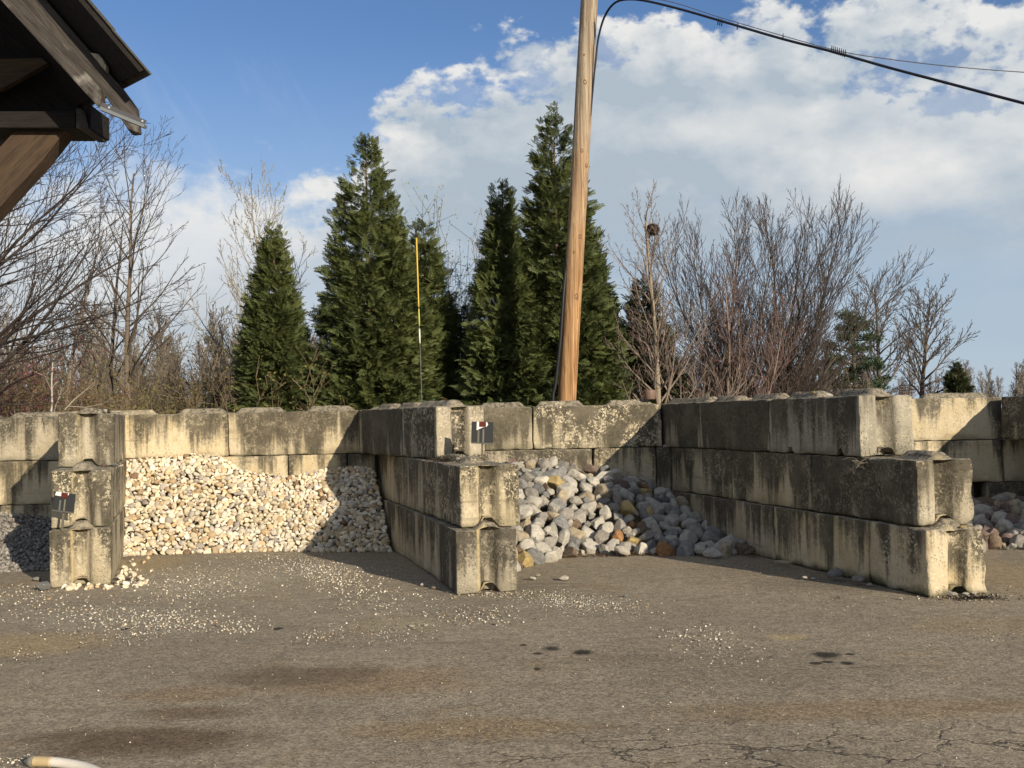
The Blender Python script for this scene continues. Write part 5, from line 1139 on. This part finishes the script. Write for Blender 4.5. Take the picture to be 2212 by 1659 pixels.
# ------------------------------------------------------------------ timber shed corner, upper left
def shed():
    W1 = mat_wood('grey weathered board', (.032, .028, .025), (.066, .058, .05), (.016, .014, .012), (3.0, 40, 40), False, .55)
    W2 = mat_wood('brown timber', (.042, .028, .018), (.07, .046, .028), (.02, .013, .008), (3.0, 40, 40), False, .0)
    W3 = mat_wood('boards in painted shade', (.008, .0065, .0055), (.016, .0125, .010), (.006, .005, .004), (3.0, 30, 30))  # shade under the roof and on the beam put into the wood colour
    root = empty('timber_shed', at(-60, 900, 6.9) * 1); root.location.z = 0; o0 = root.location.copy(); tag(root, 'dark timber shed corner with shingled eaves at the upper left', 'shed')
    def prism(name, pts, Y0, Y1, mat, axis=None):
        """a board: outline as it stands at depth Y0, going back to depth Y1"""
        F0 = [at(u, v, Y0) for u, v in pts]; n = len(F0); B0 = [q + Vector((0, Y1 - Y0, 0)) for q in F0]
        c = sum(F0, Vector()) / n; e = (F0[1] - F0[0]).normalized() if axis is None else (at(*axis[1], Y0) - at(*axis[0], Y0)).normalized()
        rot = Matrix((e, Vector((0, 1, 0)), e.cross(Vector((0, 1, 0))))).transposed()
        V = [rot.transposed() @ (q - c) for q in F0 + B0]
        F = [np.array([list(range(n))]), np.array([list(range(2 * n - 1, n - 1, -1))]), np.array([[i, n + i, n + (i + 1) % n, (i + 1) % n] for i in range(n)])]
        o = mesh_np(name, [tuple(q) for q in V], F, mat, root, None, False); o.location = c - o0; o.rotation_euler = rot.to_euler()
        m = o.modifiers.new('edge', 'BEVEL'); m.width = .006; m.segments = 2; m.limit_method = 'ANGLE'
        # face winding is made consistent
        import bmesh
        bm = bmesh.new(); bm.from_mesh(o.data); bmesh.ops.recalc_face_normals(bm, faces=bm.faces); bm.to_mesh(o.data); bm.free()
        return o
    prism('rafter', [(-165, -186), (-118, -190), (40, -8), (218, 193), (218, 238), (5, 4)], 6.72, 6.80, W1, ((5, 4), (218, 238)))
    prism('barge_board', [(-110, -190), (-60, -195), (98, -2), (160, 70), (258, 184), (292, 230), (296, 256), (299, 286), (281, 287), (219, 195), (41, -8)], 6.79, 6.86, W1, ((41, -8), (219, 195)))
    prism('rafter_shim', [(194, 113), (212, 116), (222, 128), (229, 141), (229, 154), (221, 146)], 6.735, 6.79, mat_wood('pale broken wood', (.30, .27, .20), (.40, .36, .27), (.18, .15, .11)))
    # roof: deck and shingles, overhanging the barge board toward us
    R1 = at(252, 182, 6.86); R0 = at(-160, -300, 6.86); K1 = at(302, 155, 6.50); sl = (R0 - R1).normalized(); ov = K1 - R1
    nrm = sl.cross(ov).normalized(); nrm = nrm if nrm.z > 0 else -nrm
    def slab(name, a, b, c, d, t, lift, mat, nseg=1, jag=0.0, seed=1):
        rs = np.random.RandomState(seed); top = []
        quad = [a, b, c, d]; V = [q + nrm * lift - o0 for q in quad] + [q + nrm * (lift + t) - o0 for q in quad]
        F = np.array([(0, 1, 2, 3), (7, 6, 5, 4), (0, 4, 5, 1), (1, 5, 6, 2), (2, 6, 7, 3), (3, 7, 4, 0)])
        o = mesh_np(name, [tuple(q) for q in V], F, mat, root, None, False)
        import bmesh
        bm = bmesh.new(); bm.from_mesh(o.data); bmesh.ops.recalc_face_normals(bm, faces=bm.faces); bm.to_mesh(o.data); bm.free(); return o
    far_ = -ov.normalized() * 4.0
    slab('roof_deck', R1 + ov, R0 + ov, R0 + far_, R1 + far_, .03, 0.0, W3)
    M_SH = mat_wood('mossy shingles', (.035, .034, .032), (.06, .058, .05), (.03, .04, .018), (20, 20, 20))
    rs = np.random.RandomState(3); L = (R0 - R1).length; nrow = 6
    for i in range(nrow):
        s0 = L * i / nrow * .999 - (.05 if i == 0 else .015); s1 = L * (i + 1) / nrow; e = .012 + rs.uniform(0, .02)
        a = R1 + ov * 1.0 + ov.normalized() * e + sl * s0; b = R1 + ov + ov.normalized() * e + sl * s1
        slab('shingle_course', a, b, b - ov.normalized() * 4.3, a - ov.normalized() * 4.3, .012 + .004 * (i % 2), .031 + .0035 * (i % 2), M_SH)
    prism('tie_board', [(-130, 131), (0, 127), (88, 124), (104, 136), (40, 172), (0, 193), (-130, 200)], 7.42, 7.48, W2)
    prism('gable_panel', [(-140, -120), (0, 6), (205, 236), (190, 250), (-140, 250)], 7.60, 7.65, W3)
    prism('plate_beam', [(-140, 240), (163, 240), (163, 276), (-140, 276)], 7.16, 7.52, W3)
    prism('beam_end', [(164, 234), (174, 234), (182, 266), (182, 276), (164, 276)], 7.11, 7.50, W1)
    prism('beam_cap', [(183, 222), (196, 226), (196, 277), (183, 277)], 7.18, 7.52, W3)
    prism('knee_brace', [(36, 277), (146, 277), (88, 350), (-60, 512), (-150, 610), (-150, 480)], 7.24, 7.40, W2, ((-150, 540), (90, 310)))
    prism('post', [(-260, -60), (-140, -60), (-140, 1500), (-260, 1500)], 7.2, 7.5, W2, ((-200, 1500), (-200, -60)))
    # perforated metal strap hanging from the rafter foot
    a, b = at(217, 229, 6.66), at(313, 268, 6.66); e = (b - a); n = e.normalized(); up = Vector((0, 0, 1)); up = (up - n * up.dot(n)).normalized(); bk = Vector((0, 1, 0))
    def bar(p, q, h0, h1, y0, y1):
        V = [p + up * h0 + bk * y0, q + up * h0 + bk * y0, q + up * h1 + bk * y0, p + up * h1 + bk * y0]; V += [w + bk * (y1 - y0) for w in V]
        return np.array([tuple(w - o0) for w in V]), np.array([(0, 1, 2, 3), (7, 6, 5, 4), (0, 4, 5, 1), (1, 5, 6, 2), (2, 6, 7, 3), (3, 7, 4, 0)])
    V, F, K = join([(bar(a, b, -.002, .026, 0, .004), (.07, .07, .075)), (bar(a, b, -.022, -.002, -.001, .05), (.15, .165, .175))])
    st = mesh_np('metal_strap', V, F, M_PAINT, root, K, False)
    for f in (.18, .93):
        c = a + e * f + up * .012; V = [tuple(c + n * .007 * math.cos(t) + up * .007 * math.sin(t) - bk * .002 - o0) for t in np.linspace(0, 6.283, 13)[:-1]]
        mesh_np('strap_sky_disc', V, [np.array([list(range(12))])], M_PAINT, st, np.tile((.35, .38, .42), (12, 1)), False)  # pale disc, sky light through the hole put into its colour
shed()
